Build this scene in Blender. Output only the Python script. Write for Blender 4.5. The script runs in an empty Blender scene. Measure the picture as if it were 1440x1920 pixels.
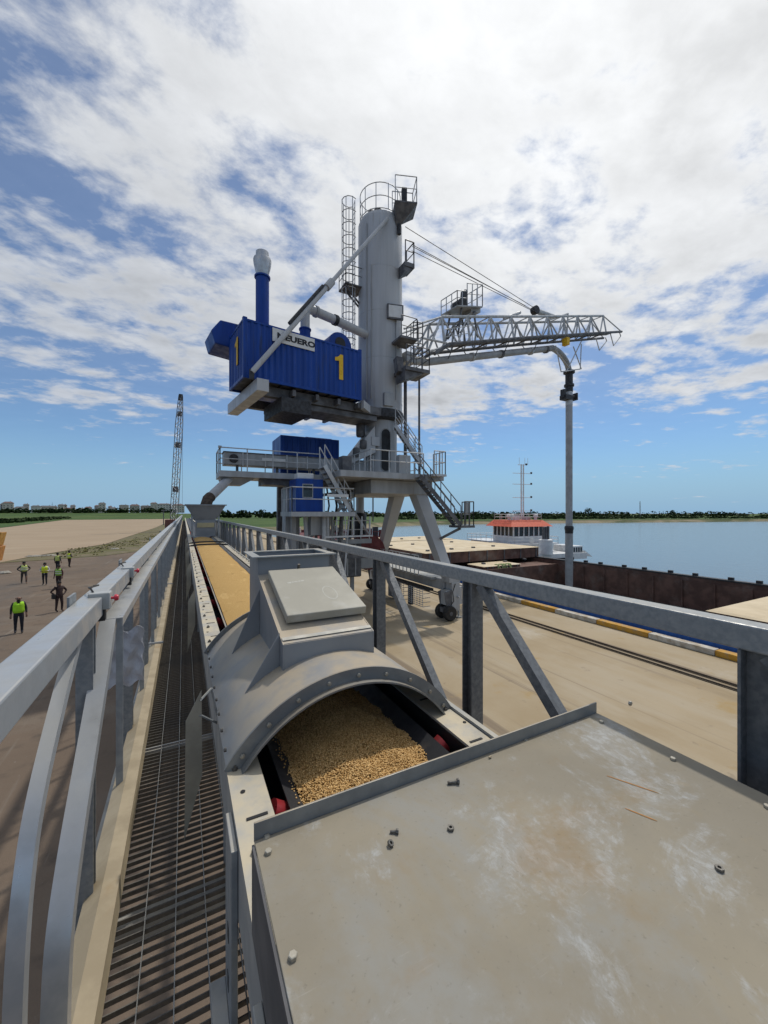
import bpy, bmesh, math, random
from mathutils import Vector, Matrix
R = math.radians
rnd = random.Random(7)
scene = bpy.context.scene
C = scene.collection

# ------------------------------------------------------------------ camera
HC = 5.6                                   # camera height above the quay
YAW = R(27.35)
cam_d = bpy.data.cameras.new('camera'); cam = bpy.data.objects.new('camera', cam_d); C.objects.link(cam)
cam_d.sensor_fit = 'VERTICAL'; cam_d.sensor_height = 36; cam_d.lens = 36 * 725 / 1920
cam_d.shift_y = 2 / 1920
cam_d.clip_start = 0.02; cam_d.clip_end = 9000
cam.location = (0, 0, HC); cam.rotation_euler = (R(90), 0, -YAW)
scene.camera = cam

# ------------------------------------------------------------------ sun, sky, exposure
SUN_EL, SUN_AZ = R(61), R(61)              # azimuth from +Y towards +X
sun_dir = Vector((math.sin(SUN_AZ) * math.cos(SUN_EL), math.cos(SUN_AZ) * math.cos(SUN_EL), math.sin(SUN_EL)))
sl = bpy.data.lights.new('sun', 'SUN'); sl.energy = 2.2; sl.angle = R(1.5); sl.color = (1.0, 0.95, 0.87)
so = bpy.data.objects.new('sun', sl); C.objects.link(so); so.location = (60, 30, 80)
so.rotation_euler = sun_dir.to_track_quat('Z', 'Y').to_euler()

world = bpy.data.worlds.new('World'); scene.world = world; world.use_nodes = True
wt = world.node_tree; wt.nodes.clear()
def wn(t, **k):
    n = wt.nodes.new(t)
    for a, b in k.items(): setattr(n, a, b)
    return n
def wl(a, b): wt.links.new(a, b)
def wmath(op, a, b=None, c=None, clamp=False):
    n = wn('ShaderNodeMath', operation=op, use_clamp=clamp)
    for i, s in enumerate((a, b, c)):
        if s is None: continue
        if isinstance(s, (int, float)): n.inputs[i].default_value = s
        else: wl(s, n.inputs[i])
    return n.outputs[0]
def wsmooth(x, lo, hi, olo=0., ohi=1.):
    n = wn('ShaderNodeMapRange', interpolation_type='SMOOTHSTEP')
    wl(x, n.inputs[0])
    for i, v in enumerate((lo, hi, olo, ohi)): n.inputs[i + 1].default_value = v
    return n.outputs[0]
out = wn('ShaderNodeOutputWorld'); bg = wn('ShaderNodeBackground')
sky = wn('ShaderNodeTexSky', sky_type='NISHITA'); sky.sun_disc = False
sky.sun_elevation = SUN_EL; sky.sun_rotation = SUN_AZ; sky.air_density = 1.0; sky.dust_density = 0.05; sky.ozone_density = 3.0
tc = wn('ShaderNodeTexCoord'); sep = wn('ShaderNodeSeparateXYZ'); wl(tc.outputs['Generated'], sep.inputs[0])
zc = wmath('ADD', wmath('MAXIMUM', sep.outputs[2], 0.0), 0.10)
cx, cy = wmath('DIVIDE', sep.outputs[0], zc), wmath('DIVIDE', sep.outputs[1], zc)
comb = wn('ShaderNodeCombineXYZ'); wl(cx, comb.inputs[0]); wl(cy, comb.inputs[1])
def wnoise(scale, detail, rough, off, dist=0.0):
    mp = wn('ShaderNodeMapping'); wl(comb.outputs[0], mp.inputs[0]); mp.inputs['Location'].default_value = off
    mp.inputs['Rotation'].default_value = (0, 0, R(35)); mp.inputs['Scale'].default_value = (1.0, 1.25, 1)
    n = wn('ShaderNodeTexNoise'); wl(mp.outputs[0], n.inputs['Vector'])
    n.inputs['Scale'].default_value = scale; n.inputs['Detail'].default_value = detail
    n.inputs['Roughness'].default_value = rough; n.inputs['Distortion'].default_value = dist
    return n.outputs[0]
n_big = wnoise(0.62, 4, 0.5, (3.1, 1.7, 0.0))
n_mid = wnoise(3.0, 9, 0.58, (0.4, 2.2, 0.0), 0.15)
n_fine = wnoise(7.0, 8, 0.62, (5.4, 0.2, 0.0), 0.2)
n_shade = wnoise(1.5, 7, 0.55, (8.4, 4.2, 0.0), 0.2)
fld = wmath('ADD', wmath('MULTIPLY', n_big, 0.62), wmath('ADD', wmath('MULTIPLY', n_mid, 0.70), wmath('MULTIPLY', n_fine, 0.34)))
dotn = wn('ShaderNodeVectorMath', operation='DOT_PRODUCT'); wl(tc.outputs['Generated'], dotn.inputs[0]); dotn.inputs[1].default_value = sun_dir
near_sun = wsmooth(dotn.outputs['Value'], 0.2, 1.0)
elev = wsmooth(sep.outputs[2], 0.04, 0.32)          # the cloud deck thins out towards the horizon
fld = wmath('ADD', fld, wmath('ADD', wmath('MULTIPLY', near_sun, 0.08), wmath('MULTIPLY', wmath('SUBTRACT', elev, 1.0), 0.27)))
cover = wsmooth(fld, 0.715, 0.935)
cover = wmath('MAXIMUM', cover, wmath('MULTIPLY', elev, 0.16))      # thin veil of high cloud
thick = wsmooth(fld, 0.84, 1.05)
shade = wsmooth(n_shade, 0.38, 0.66)
# cloud brightness: bright forward scattering round the sun, greyer bases where thick
bright = wmath('ADD', wmath('MULTIPLY', wmath('POWER', wmath('MAXIMUM', dotn.outputs['Value'], 0.0), 4.5), 0.52), 0.62)
bright = wmath('SUBTRACT', bright, wmath('MULTIPLY', wmath('MULTIPLY', thick, shade), 0.24))
bright = wmath('ADD', bright, wmath('MULTIPLY', wmath('SUBTRACT', n_fine, 0.5), 0.35))
ccol = wn('ShaderNodeMix', data_type='RGBA'); ccol.inputs[6].default_value = (0.84, 0.91, 1.03, 1); ccol.inputs[7].default_value = (0.97, 0.985, 1.0, 1)
wl(near_sun, ccol.inputs[0])
cl = wn('ShaderNodeVectorMath', operation='SCALE'); wl(ccol.outputs[2], cl.inputs[0]); wl(bright, cl.inputs['Scale'])
SKY_K = 0.085
sk = wn('ShaderNodeVectorMath', operation='MULTIPLY'); wl(sky.outputs[0], sk.inputs[0]); sk.inputs[1].default_value = (SKY_K*.78, SKY_K*1.0, SKY_K*1.18)
haz = wn('ShaderNodeMix', data_type='RGBA'); wl(wsmooth(sep.outputs[2], -0.02, 0.20, 1.0, 0.0), haz.inputs[0]); wl(sk.outputs[0], haz.inputs[6]); haz.inputs[7].default_value = (0.27, 0.45, 0.64, 1)   # pale air at the horizon
mixs = wn('ShaderNodeMix', data_type='RGBA'); wl(cover, mixs.inputs[0]); wl(haz.outputs[2], mixs.inputs[6]); wl(cl.outputs[0], mixs.inputs[7])
wl(mixs.outputs[2], bg.inputs['Color']); bg.inputs['Strength'].default_value = 1.0
wl(bg.outputs[0], out.inputs[0])

scene.view_settings.view_transform = 'Standard'; scene.view_settings.look = 'None'
scene.view_settings.exposure = 0.0; scene.view_settings.gamma = 1.0; scene.view_settings.use_curve_mapping = False
scene.render.engine = 'CYCLES'
scene.cycles.use_denoising = True
scene.cycles.max_bounces = 6; scene.cycles.diffuse_bounces = 3; scene.cycles.glossy_bounces = 3; scene.cycles.transmission_bounces = 3
scene.cycles.caustics_reflective = False; scene.cycles.caustics_refractive = False

# ------------------------------------------------------------------ helpers
sY, cY = math.sin(YAW), math.cos(YAW)
def at(px, py, X=None, Y=None, Z=None, d=None):
    """real-world point on the sight line of a place in the photograph, at a known X, Y, Z or distance"""
    u, v = (px - 720) / 725, (962 - py) / 725
    dx, dy = sY + cY * u, cY - sY * u
    if d is None: d = X / dx if X is not None else Y / dy if Y is not None else (Z - HC) / v
    return Vector((d * dx, d * dy, HC + d * v))

class MB:
    def __init__(s): s.v = []; s.f = []
    def poly(s, pts, faces):
        b = len(s.v); s.v += [tuple(p) for p in pts]; s.f += [tuple(b + i for i in f) for f in faces]; return s
    def box(s, lo, hi):
        x0, y0, z0 = lo; x1, y1, z1 = hi
        return s.poly([(x0,y0,z0),(x1,y0,z0),(x1,y1,z0),(x0,y1,z0),(x0,y0,z1),(x1,y0,z1),(x1,y1,z1),(x0,y1,z1)],
                      [(0,3,2,1),(4,5,6,7),(0,1,5,4),(1,2,6,5),(2,3,7,6),(3,0,4,7)])
    def hexa(s, p8):
        return s.poly(p8, [(0,3,2,1),(4,5,6,7),(0,1,5,4),(1,2,6,5),(2,3,7,6),(3,0,4,7)])
    def sect(s, p, q, prof, up=(0,0,1)):
        p, q = Vector(p), Vector(q); a = (q - p).normalized(); up = Vector(up)
        if abs(a.dot(up)) > 0.98: up = Vector((0, 1, 0)) if abs(a.y) < .9 else Vector((1, 0, 0))
        r = a.cross(up).normalized(); w = r.cross(a).normalized(); n = len(prof)
        pts = [p + r * x + w * y for x, y in prof] + [q + r * x + w * y for x, y in prof]
        return s.poly(pts, [tuple(reversed(range(n))), tuple(range(n, 2 * n))] + [(i, (i + 1) % n, n + (i + 1) % n, n + i) for i in range(n)])
    def beam(s, p, q, w, h=None, up=(0,0,1)):
        h = w if h is None else h
        return s.sect(p, q, [(-w/2,-h/2),(w/2,-h/2),(w/2,h/2),(-w/2,h/2)], up)
    def tube(s, p, q, r, n=8, r2=None):
        p, q = Vector(p), Vector(q); a = (q - p).normalized(); up = Vector((0,0,1)) if abs(a.z) < .95 else Vector((1,0,0))
        e = a.cross(up).normalized(); w = e.cross(a); r2 = r if r2 is None else r2
        pts = [p + (e * math.cos(t) + w * math.sin(t)) * r for t in [2*math.pi*i/n for i in range(n)]]
        pts += [q + (e * math.cos(t) + w * math.sin(t)) * r2 for t in [2*math.pi*i/n for i in range(n)]]
        return s.poly(pts, [tuple(reversed(range(n))), tuple(range(n, 2*n))] + [(i, (i+1)%n, n+(i+1)%n, n+i) for i in range(n)])
    def path(s, pts, r, n=6, close=False):
        pts = [Vector(p) for p in pts]
        m = len(pts) if close else len(pts) - 1
        for i in range(m): s.tube(pts[i], pts[(i+1) % len(pts)], r, n)
        return s
    def pipe(s, pts, r, n=14):
        """one continuous swept pipe"""
        pts = [Vector(p) for p in pts]; b = len(s.v); k = len(pts); ref = None
        for i, p in enumerate(pts):
            a = (pts[min(i+1, k-1)] - pts[max(i-1, 0)]).normalized()
            if ref is None: ref = a.cross(Vector((0,0,1)) if abs(a.z) < .95 else Vector((0,1,0))).normalized()
            e = (ref - a * ref.dot(a)).normalized(); ref = e; w = e.cross(a)
            s.v += [tuple(p + (e * math.cos(t) + w * math.sin(t)) * r) for t in [2*math.pi*j/n for j in range(n)]]
        for i in range(k - 1):
            for j in range(n):
                s.f.append((b+i*n+j, b+i*n+(j+1)%n, b+(i+1)*n+(j+1)%n, b+(i+1)*n+j))
        s.f.append(tuple(b + j for j in reversed(range(n)))); s.f.append(tuple(b + (k-1)*n + j for j in range(n)))
        return s
    def lathe(s, c, prof, n=16, axis='z'):
        """prof: (radius, height) pairs round a vertical axis through c"""
        b = len(s.v); c = Vector(c); k = len(prof)
        for r, h in prof:
            for j in range(n):
                t = 2*math.pi*j/n
                o = Vector((r*math.cos(t), r*math.sin(t), h))
                if axis == 'x': o = Vector((o.z, o.x, o.y))
                if axis == 'y': o = Vector((o.x, o.z, o.y))
                s.v.append(tuple(c + o))
        for i in range(k-1):
            for j in range(n): s.f.append((b+i*n+j, b+i*n+(j+1)%n, b+(i+1)*n+(j+1)%n, b+(i+1)*n+j))
        s.f.append(tuple(b + j for j in reversed(range(n)))); s.f.append(tuple(b + (k-1)*n + j for j in range(n)))
        return s
    def xf(s, M, start=0):
        s.v[start:] = [tuple(M @ Vector(p)) for p in s.v[start:]]; return s
    def mesh(s, name):
        me = bpy.data.meshes.new(name); me.from_pydata(s.v, [], s.f); me.validate(); 
        bm = bmesh.new(); bm.from_mesh(me); bmesh.ops.recalc_face_normals(bm, faces=bm.faces); bm.to_mesh(me); bm.free()
        return me
    def build(s, name, mat, parent=None, smooth=False, bevel=0, M=None):
        if M is not None: s.xf(M)
        me = s.mesh(name); me.materials.append(mat)
        o = bpy.data.objects.new(name, me); C.objects.link(o); o.parent = parent
        if smooth:
            for p in me.polygons: p.use_smooth = True
            es = o.modifiers.new('smooth', 'EDGE_SPLIT'); es.split_angle = R(40)
        if bevel:
            bv = o.modifiers.new('bevel', 'BEVEL'); bv.width = bevel; bv.segments = 2; bv.limit_method = 'ANGLE'; bv.angle_limit = R(40)
        return o
def share(src, parent=None, loc=(0,0,0)):
    o = src.copy(); C.objects.link(o); o.parent = parent; o.location = loc; return o
def tag(o, label=None, cat=None, group=None, kind=None):
    if label: o['label'] = label
    if cat: o['category'] = cat
    if group: o['group'] = group
    if kind: o['kind'] = kind
    return o
def thing(name, label, cat, group=None, loc=(0,0,0), rz=0):
    o = bpy.data.objects.new(name, None); C.objects.link(o); o.location = loc; o.rotation_euler = (0, 0, rz); o.empty_display_size = .2
    return tag(o, label, cat, group)

# ------------------------------------------------------------------ materials
MATS = {}
def mat(name, c1, c2=None, rough=.6, metal=0., scale=4., lo=.38, hi=.62, detail=6, bump=0., bscale=40., dust=None, dust_amt=.7, dscale=3., spec=.4,
        c3=None, scale3=1., lo3=.55, hi3=.7, stretch=None, rvar=0.15):
    m = bpy.data.materials.new(name); m.use_nodes = True; nt = m.node_tree; N = nt.nodes; Lk = nt.links
    b = N['Principled BSDF']; b.inputs['Roughness'].default_value = rough; b.inputs['Metallic'].default_value = metal
    b.inputs['Specular IOR Level'].default_value = spec
    geo = N.new('ShaderNodeNewGeometry'); tcn = N.new('ShaderNodeTexCoord')
    vec = tcn.outputs['Object']
    if stretch:
        mp = N.new('ShaderNodeMapping'); mp.inputs['Scale'].default_value = stretch; Lk.new(vec, mp.inputs[0]); vec = mp.outputs[0]
    def noise(sc, det, ro=.55):
        n = N.new('ShaderNodeTexNoise'); n.inputs['Scale'].default_value = sc; n.inputs['Detail'].default_value = det
        n.inputs['Roughness'].default_value = ro; Lk.new(vec, n.inputs['Vector']); return n.outputs[0]
    def ramp(x, a, bb):
        r = N.new('ShaderNodeMapRange'); r.interpolation_type = 'SMOOTHSTEP'; Lk.new(x, r.inputs[0]); r.inputs[1].default_value = a; r.inputs[2].default_value = bb; return r.outputs[0]
    def mix(f, a, bb):
        x = N.new('ShaderNodeMix'); x.data_type = 'RGBA'
        Lk.new(f, x.inputs[0])
        for s_, i in ((a, 6), (bb, 7)):
            if isinstance(s_, tuple): x.inputs[i].default_value = (*s_, 1)
            else: Lk.new(s_, x.inputs[i])
        return x.outputs[2]
    c2 = c2 or tuple(min(1, k * .82) for k in c1)
    nz = noise(scale, detail)
    col = mix(ramp(nz, lo, hi), c1, c2)
    if c3: col = mix(ramp(noise(scale3, 7, .6), lo3, hi3), col, c3)
    fac_d = None
    if dust:
        sp = N.new('ShaderNodeSeparateXYZ'); Lk.new(geo.outputs['Normal'], sp.inputs[0])
        up = ramp(sp.outputs[2], .35, .95)
        mm = N.new('ShaderNodeMath'); mm.operation = 'MULTIPLY'; Lk.new(up, mm.inputs[0]); Lk.new(ramp(noise(dscale, 6, .6), .25, .62), mm.inputs[1])
        m2 = N.new('ShaderNodeMath'); m2.operation = 'MULTIPLY'; Lk.new(mm.outputs[0], m2.inputs[0]); m2.inputs[1].default_value = dust_amt
        col = mix(m2.outputs[0], col, dust); fac_d = m2.outputs[0]
    Lk.new(col, b.inputs['Base Color'])
    rr = N.new('ShaderNodeMapRange'); Lk.new(nz, rr.inputs[0]); rr.inputs[1].default_value = .3; rr.inputs[2].default_value = .7
    rr.inputs[3].default_value = max(.05, rough - rvar); rr.inputs[4].default_value = min(1, rough + rvar)
    Lk.new(rr.outputs[0], b.inputs['Roughness'])
    if bump:
        bn = N.new('ShaderNodeBump'); bn.inputs['Strength'].default_value = bump; bn.inputs['Distance'].default_value = .01
        Lk.new(noise(bscale, 5, .6), bn.inputs['Height']); Lk.new(bn.outputs[0], b.inputs['Normal'])
    MATS[name] = m; return m
DUST = (.46, .36, .22)
M_galv = mat('galvanised steel', (.275,.295,.31), (.225,.245,.26), .52, .35, 45, .35, .65, bump=.06, bscale=160, dust=(.48,.44,.36), dust_amt=.35, dscale=6, c3=(.33,.345,.355), scale3=22, lo3=.5, hi3=.75)
M_galvd = mat('dusty galvanised steel', (.36,.38,.39), (.28,.30,.31), .55, .35, 10, dust=(.50,.44,.33), dust_amt=.55, bump=.05, bscale=90)
M_rail = mat('handrail zinc', (.46,.48,.50), (.38,.40,.42), .42, .5, 9, dust=(.56,.52,.43), dust_amt=.5, bump=.03, bscale=60)
M_hood = mat('grey hood paint', (.265,.28,.295), (.225,.24,.255), .5, .05, 2.2, dust=(.50,.40,.26), dust_amt=.75, dscale=4, bump=.03, bscale=25)
M_lid = mat('dusty lid paint', (.41,.39,.32), (.36,.34,.28), .65, .0, 3, c3=(.44,.43,.38), scale3=5, bump=.05, bscale=60)
M_beam = mat('dusty beam', (.40,.40,.38), (.33,.33,.32), .6, .15, 6, dust=(.58,.50,.35), dust_amt=.85, dscale=7, c3=(.45,.27,.10), scale3=2.2, lo3=.64, hi3=.75, bump=.05)
M_toe = mat('dusty toe board', (.40,.33,.22), (.33,.27,.18), .7, .0, 7, c3=(.30,.19,.08), scale3=2.5, lo3=.6, hi3=.78, bump=.08, bscale=70)
M_grate = mat('dark grating', (.15,.14,.125), (.11,.105,.095), .7, .1, 30)
M_rubber = mat('belt rubber', (.030,.031,.034), (.022,.022,.025), .55, 0, 15, c3=(.07,.06,.05), scale3=6, lo3=.5, hi3=.8)
M_red = mat('roller red', (.30,.025,.03), (.20,.02,.022), .4, .1, 12)
M_dark = mat('dark steel', (.055,.055,.058), (.035,.035,.037), .55, .3, 8)
M_bolt = mat('bolt steel', (.17,.165,.15), (.11,.10,.09), .5, .6, 60, bump=.1, bscale=200)
M_boltl = mat('zinc bolt', (.42,.40,.34), (.33,.30,.24), .5, .4, 60)
M_white = mat('crane white paint', (.47,.48,.49), (.42,.43,.44), .42, .0, 1.2, c3=(.35,.335,.31), scale3=1.6, lo3=.56, hi3=.76, bump=.02, stretch=(2.2,2.2,.16))
M_crane = mat('crane grey paint', (.40,.41,.415), (.33,.34,.345), .5, .1, 1.5, dust=(.50,.45,.34), dust_amt=.5, c3=(.27,.24,.20), scale3=1.6, lo3=.58, hi3=.76, stretch=(1.6,1.6,.3))
M_lat = mat('lattice steel', (.54,.55,.55), (.44,.45,.46), .5, .25, 3)
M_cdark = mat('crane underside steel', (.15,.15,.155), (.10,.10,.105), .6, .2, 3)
M_blue = mat('container blue paint', (.005,.053,.30), (.004,.043,.24), .42, .0, 1.5, c3=(.022,.045,.13), scale3=2.0, lo3=.54, hi3=.74, bump=.02, spec=.3, stretch=(2,2,.22))
M_yel = mat('yellow paint', (.80,.50,.02), (.72,.43,.015), .5)
M_signw = mat('sign white', (.74,.74,.72), (.68,.68,.66), .5)
M_black = mat('black paint', (.018,.018,.02), (.012,.012,.013), .5)
M_tyre = mat('tyre rubber', (.028,.027,.026), (.05,.045,.038), .85, 0, 12, spec=.2)
M_glass = mat('dark window glass', (.02,.025,.03), (.012,.014,.018), .08, 0, 2, spec=.6)
M_rust = mat('rusty hold steel', (.16,.085,.062), (.10,.055,.042), .8, .0, 1.2, c3=(.19,.15,.125), scale3=.7, lo3=.5, hi3=.75, bump=.1, bscale=12)
M_hull = mat('barge hull blue', (.03,.09,.22), (.025,.07,.17), .5, 0, 1.5)
M_hatch = mat('dusty hatch cover', (.62,.51,.34), (.54,.44,.29), .75, 0, .7, c3=(.68,.62,.50), scale3=.5, lo3=.5, hi3=.8, bump=.1, bscale=10)
M_boatw = mat('tug white paint', (.72,.73,.73), (.62,.63,.63), .45, 0, 1.5, c3=(.5,.45,.38), scale3=1.2, lo3=.62, hi3=.85)
M_orange = mat('orange roof paint', (.66,.11,.045), (.56,.09,.04), .5)
M_redp = mat('dull red hull paint', (.16,.022,.022), (.10,.018,.018), .6, 0, 2.2, c3=(.08,.03,.025), scale3=1.5, lo3=.5, hi3=.7)
M_kerbw = mat('kerb white', (.58,.55,.48), (.48,.45,.39), .75, 0, 3, c3=(.33,.27,.19), scale3=2.5, lo3=.42, hi3=.66)
M_kerby = mat('kerb yellow', (.55,.29,.03), (.46,.24,.03), .7, 0, 3, c3=(.36,.26,.14), scale3=2.5, lo3=.45, hi3=.68)

def nodes_of(name):
    m = bpy.data.materials.new(name); m.use_nodes = True; return m, m.node_tree.nodes, m.node_tree.links, m.node_tree.nodes['Principled BSDF']
def layered(name, layers, rough=.9, bump=.2, bscale=3., spec=.2, base=(.2,.2,.2), bdist=.05):
    """layers: (colour, scale, lo, hi, detail, stretch)"""
    m, N, Lk, b = nodes_of(name); tcn = N.new('ShaderNodeTexCoord'); col = None
    b.inputs['Roughness'].default_value = rough; b.inputs['Specular IOR Level'].default_value = spec
    def nz(sc, det, st):
        n = N.new('ShaderNodeTexNoise'); n.inputs['Scale'].default_value = sc; n.inputs['Detail'].default_value = det; n.inputs['Roughness'].default_value = .6
        mp = N.new('ShaderNodeMapping'); mp.inputs['Scale'].default_value = st; Lk.new(tcn.outputs['Object'], mp.inputs[0]); Lk.new(mp.outputs[0], n.inputs['Vector']); return n.outputs[0]
    for i, (c, sc, lo, hi, det, st) in enumerate(layers):
        r = N.new('ShaderNodeMapRange'); r.interpolation_type = 'SMOOTHSTEP'; Lk.new(nz(sc, det, st), r.inputs[0]); r.inputs[1].default_value = lo; r.inputs[2].default_value = hi
        x = N.new('ShaderNodeMix'); x.data_type = 'RGBA'; Lk.new(r.outputs[0], x.inputs[0])
        if col is None: x.inputs[6].default_value = (*base, 1)
        else: Lk.new(col, x.inputs[6])
        x.inputs[7].default_value = (*c, 1); col = x.outputs[2]
    Lk.new(col, b.inputs['Base Color'])
    bn = N.new('ShaderNodeBump'); bn.inputs['Strength'].default_value = bump; bn.inputs['Distance'].default_value = bdist
    Lk.new(nz(bscale, 8, (1,1,1)), bn.inputs['Height']); Lk.new(bn.outputs[0], b.inputs['Normal'])
    return m
I1 = (1,1,1)
M_apron = layered('grain dusted concrete', [((.34,.265,.165), .22, .35, .65, 6, I1), ((.40,.335,.24), .8, .45, .7, 7, (1,.25,1)), ((.28,.215,.13), .35, .55, .75, 6, (1,.3,1)), ((.22,.175,.125), 1.6, .62, .78, 8, I1), ((.23,.18,.125), .45, .55, .64, 7, (2.6,.05,1)), ((.45,.40,.32), .25, .55, .72, 8, I1), ((.36,.26,.13), .6, .60, .72, 8, I1), ((.18,.145,.11), 12, .68, .78, 4, I1)], base=(.395,.32,.215), bump=.2, bscale=14, bdist=.02)
M_yard = layered('brown dirt yard', [((.142,.106,.077), .12, .35, .65, 7, I1), ((.19,.155,.12), .5, .5, .75, 8, (.4,1,1)), ((.095,.076,.06), 1.4, .52, .75, 8, I1), ((.105,.095,.085), .07, .5, .64, 8, (1,.3,1)), ((.20,.165,.13), .9, .6, .72, 8, (2.5,.15,1)), ((.22,.185,.15), 9, .64, .76, 6, I1)], base=(.168,.126,.092), bump=.3, bscale=6)
M_sand = layered('pale sand lot', [((.32,.245,.165), .05, .35, .65, 8, I1), ((.38,.30,.21), .3, .5, .75, 8, (.3,1,1)), ((.25,.19,.13), .15, .6, .8, 8, (1,.25,1))], base=(.345,.265,.18), bump=.3, bscale=2)
M_grass = layered('green field', [((.045,.085,.022), .03, .35, .65, 8, I1), ((.09,.125,.035), .012, .5, .7, 8, (.3,1,1)), ((.14,.13,.06), .05, .62, .8, 8, (1,.2,1)), ((.03,.055,.016), .2, .55, .75, 8, I1)], base=(.070,.115,.028), bump=.5, bscale=.6, bdist=.6)
M_verge = layered('weedy verge', [((.12,.115,.045), .25, .4, .6, 8, I1), ((.20,.16,.10), .35, .5, .7, 8, I1), ((.07,.085,.03), 1.0, .58, .72, 8, I1)], base=(.16,.135,.085), bump=.6, bscale=3)
M_bank = layered('sandy shore', [((.16,.15,.08), .05, .4, .65, 8, I1), ((.07,.085,.035), .06, .45, .6, 8, (.3,1,1))], base=(.25,.21,.14), bump=.3, bscale=1)

# ------------------------------------------------------------------ ground, yard, apron, water, banks
def sheet(name, pts, z, m, label=None, holes=None):
    mb = MB(); mb.poly([(x, y, z) for x, y in pts], [tuple(range(len(pts)))])
    o = mb.build(name, m); o['kind'] = 'structure'
    return o
QX = 18.85                                      # quay face
sheet('ground', [(-4000,-600),(QX,-600),(QX,150),(60,162),(100,196),(150,212),(200,208),(330,182),(470,150),(4000,-200),(4000,5000),(-4000,5000)], -0.02, M_yard)
sheet('quay_apron', [(1.25,-60),(QX-.02,-60),(QX-.02,148),(1.25,148)], 0.0, M_apron)
sheet('sand_lot', [(-60,58.7),(-18.45,58.7),(-16.9,67.3),(-12.6,85),(-9.8,168),(-7.5,420),(-86,398),(-61,196),(-100,140)], 0.03, M_sand)
sheet('grass_verge', [(-18.6,58.0),(-9.2,62),(-3.5,70),(-3.5,430),(-7.4,424),(-9.7,168),(-12.4,85),(-16.6,67.3)], 0.015, M_verge)
sheet('grass_field', [(-900,420),(-100,146),(-62,198),(-87,402),(-7,425),(-2,165),(22,154),(59,166),(98,201),(150,218),(200,214),(330,191),(470,159),(1500,60),(3000,900),(0,3000),(-2500,2000)], 0.06, M_grass)
sheet('shore', [(18,150),(60,161.5),(100,195.5),(150,211.5),(200,207.5),(330,181.5),(470,149.5),(1500,50),(1500,55),(470,155),(330,186),(200,212),(150,216),(98,200),(59,165),(20,153)], 0.10, M_bank)
mb = MB()
bankpts = [(QX,150),(60,162),(100,196),(150,212),(200,208),(330,182),(470,150),(1500,50)]
for (x0,y0),(x1,y1) in zip(bankpts, bankpts[1:]):
    mb.poly([(x0,y0,.1),(x1,y1,.1),(x1-1,y1-9,-2.4),(x0-1,y0-9,-2.4)], [(0,1,2,3)])
mb.build('shore_slope', M_bank)['kind'] = 'structure'
# water: fine ripples
m, N, Lk, b = nodes_of('harbour water'); M_water = m
b.inputs['Base Color'].default_value = (.15,.168,.168,1); b.inputs['Roughness'].default_value = .16; b.inputs['IOR'].default_value = 1.33
tcn = N.new('ShaderNodeTexCoord'); bn = N.new('ShaderNodeBump'); bn.inputs['Strength'].default_value = .35; bn.inputs['Distance'].default_value = .12
mp = N.new('ShaderNodeMapping'); mp.inputs['Scale'].default_value = (1,.45,1); Lk.new(tcn.outputs['Object'], mp.inputs[0])
n1 = N.new('ShaderNodeTexNoise'); n1.inputs['Scale'].default_value = .8; n1.inputs['Detail'].default_value = 6; Lk.new(mp.outputs[0], n1.inputs['Vector'])
Lk.new(n1.outputs[0], bn.inputs['Height']); Lk.new(bn.outputs[0], b.inputs['Normal'])
sheet('water', [(QX-.5,-900),(4000,-900),(4000,300),(QX-.5,300)], -1.75, M_water)
MB().box((QX-.9,-60,-3.5),(QX,150,-.03)).build('quay_wall', mat('quay concrete',(.30,.28,.25),(.22,.21,.19),.85,0,1))['kind'] = 'structure'

# kerb blocks along the quay edge, alternately painted
kerb = bpy.data.objects.new('kerb', None); C.objects.link(kerb); kerb['kind'] = 'structure'
kw = kY = None
for i in range(26):
    y0 = -2.3 + i * 2.45
    src = kw if i % 2 == 0 else kY
    if src is None:
        o = MB().box((QX-.42,0,0.004),(QX-.02,2.43,.24)).build('kerb_block', M_kerbw if i % 2 == 0 else M_kerby, kerb, bevel=.03)
        if i % 2 == 0: kw = o
        else: kY = o
        o.location = (0, y0, 0)
    else: share(src, kerb, (0, y0, 0))
# crane rail slots on the apron, their shade painted as thin dark strips
M_slot = mat('rail slot shade', (.022,.02,.018), (.035,.03,.025), 1.0, 0, 2, spec=0.0)
for k, x in enumerate((15.55, 15.95)):
    MB().box((x-.07,-20,-.01),(x+.07,147,.012)).build('rail_slot', M_slot)['kind'] = 'structure'
    MB().box((x-.17,-20,-.01),(x-.10,147,.006)).build('rail_edge', M_slot)['kind'] = 'structure'
# shoreline/quay mooring bollards
def bollard(loc, label):
    t = thing('mooring_bollard', label, 'bollard', 'mooring bollards on the quay', loc)
    MB().lathe((0,0,0),[(.20,.004),(.20,.05),(.13,.09),(.12,.26),(.21,.30),(.22,.36),(.12,.40)],14).build('bollard_body', M_dark, t, smooth=True)
    MB().box((-.28,-.28,.002),(.28,.28,.03)).build('base_plate', M_crane, t)
bollard(at(1090,1151,Z=0), 'squat dark mooring bollard beside a yellow kerb block on the quay')
bollard((19.2,40.5,0), 'dark mooring bollard on the quay edge beyond the ship unloader')

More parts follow.
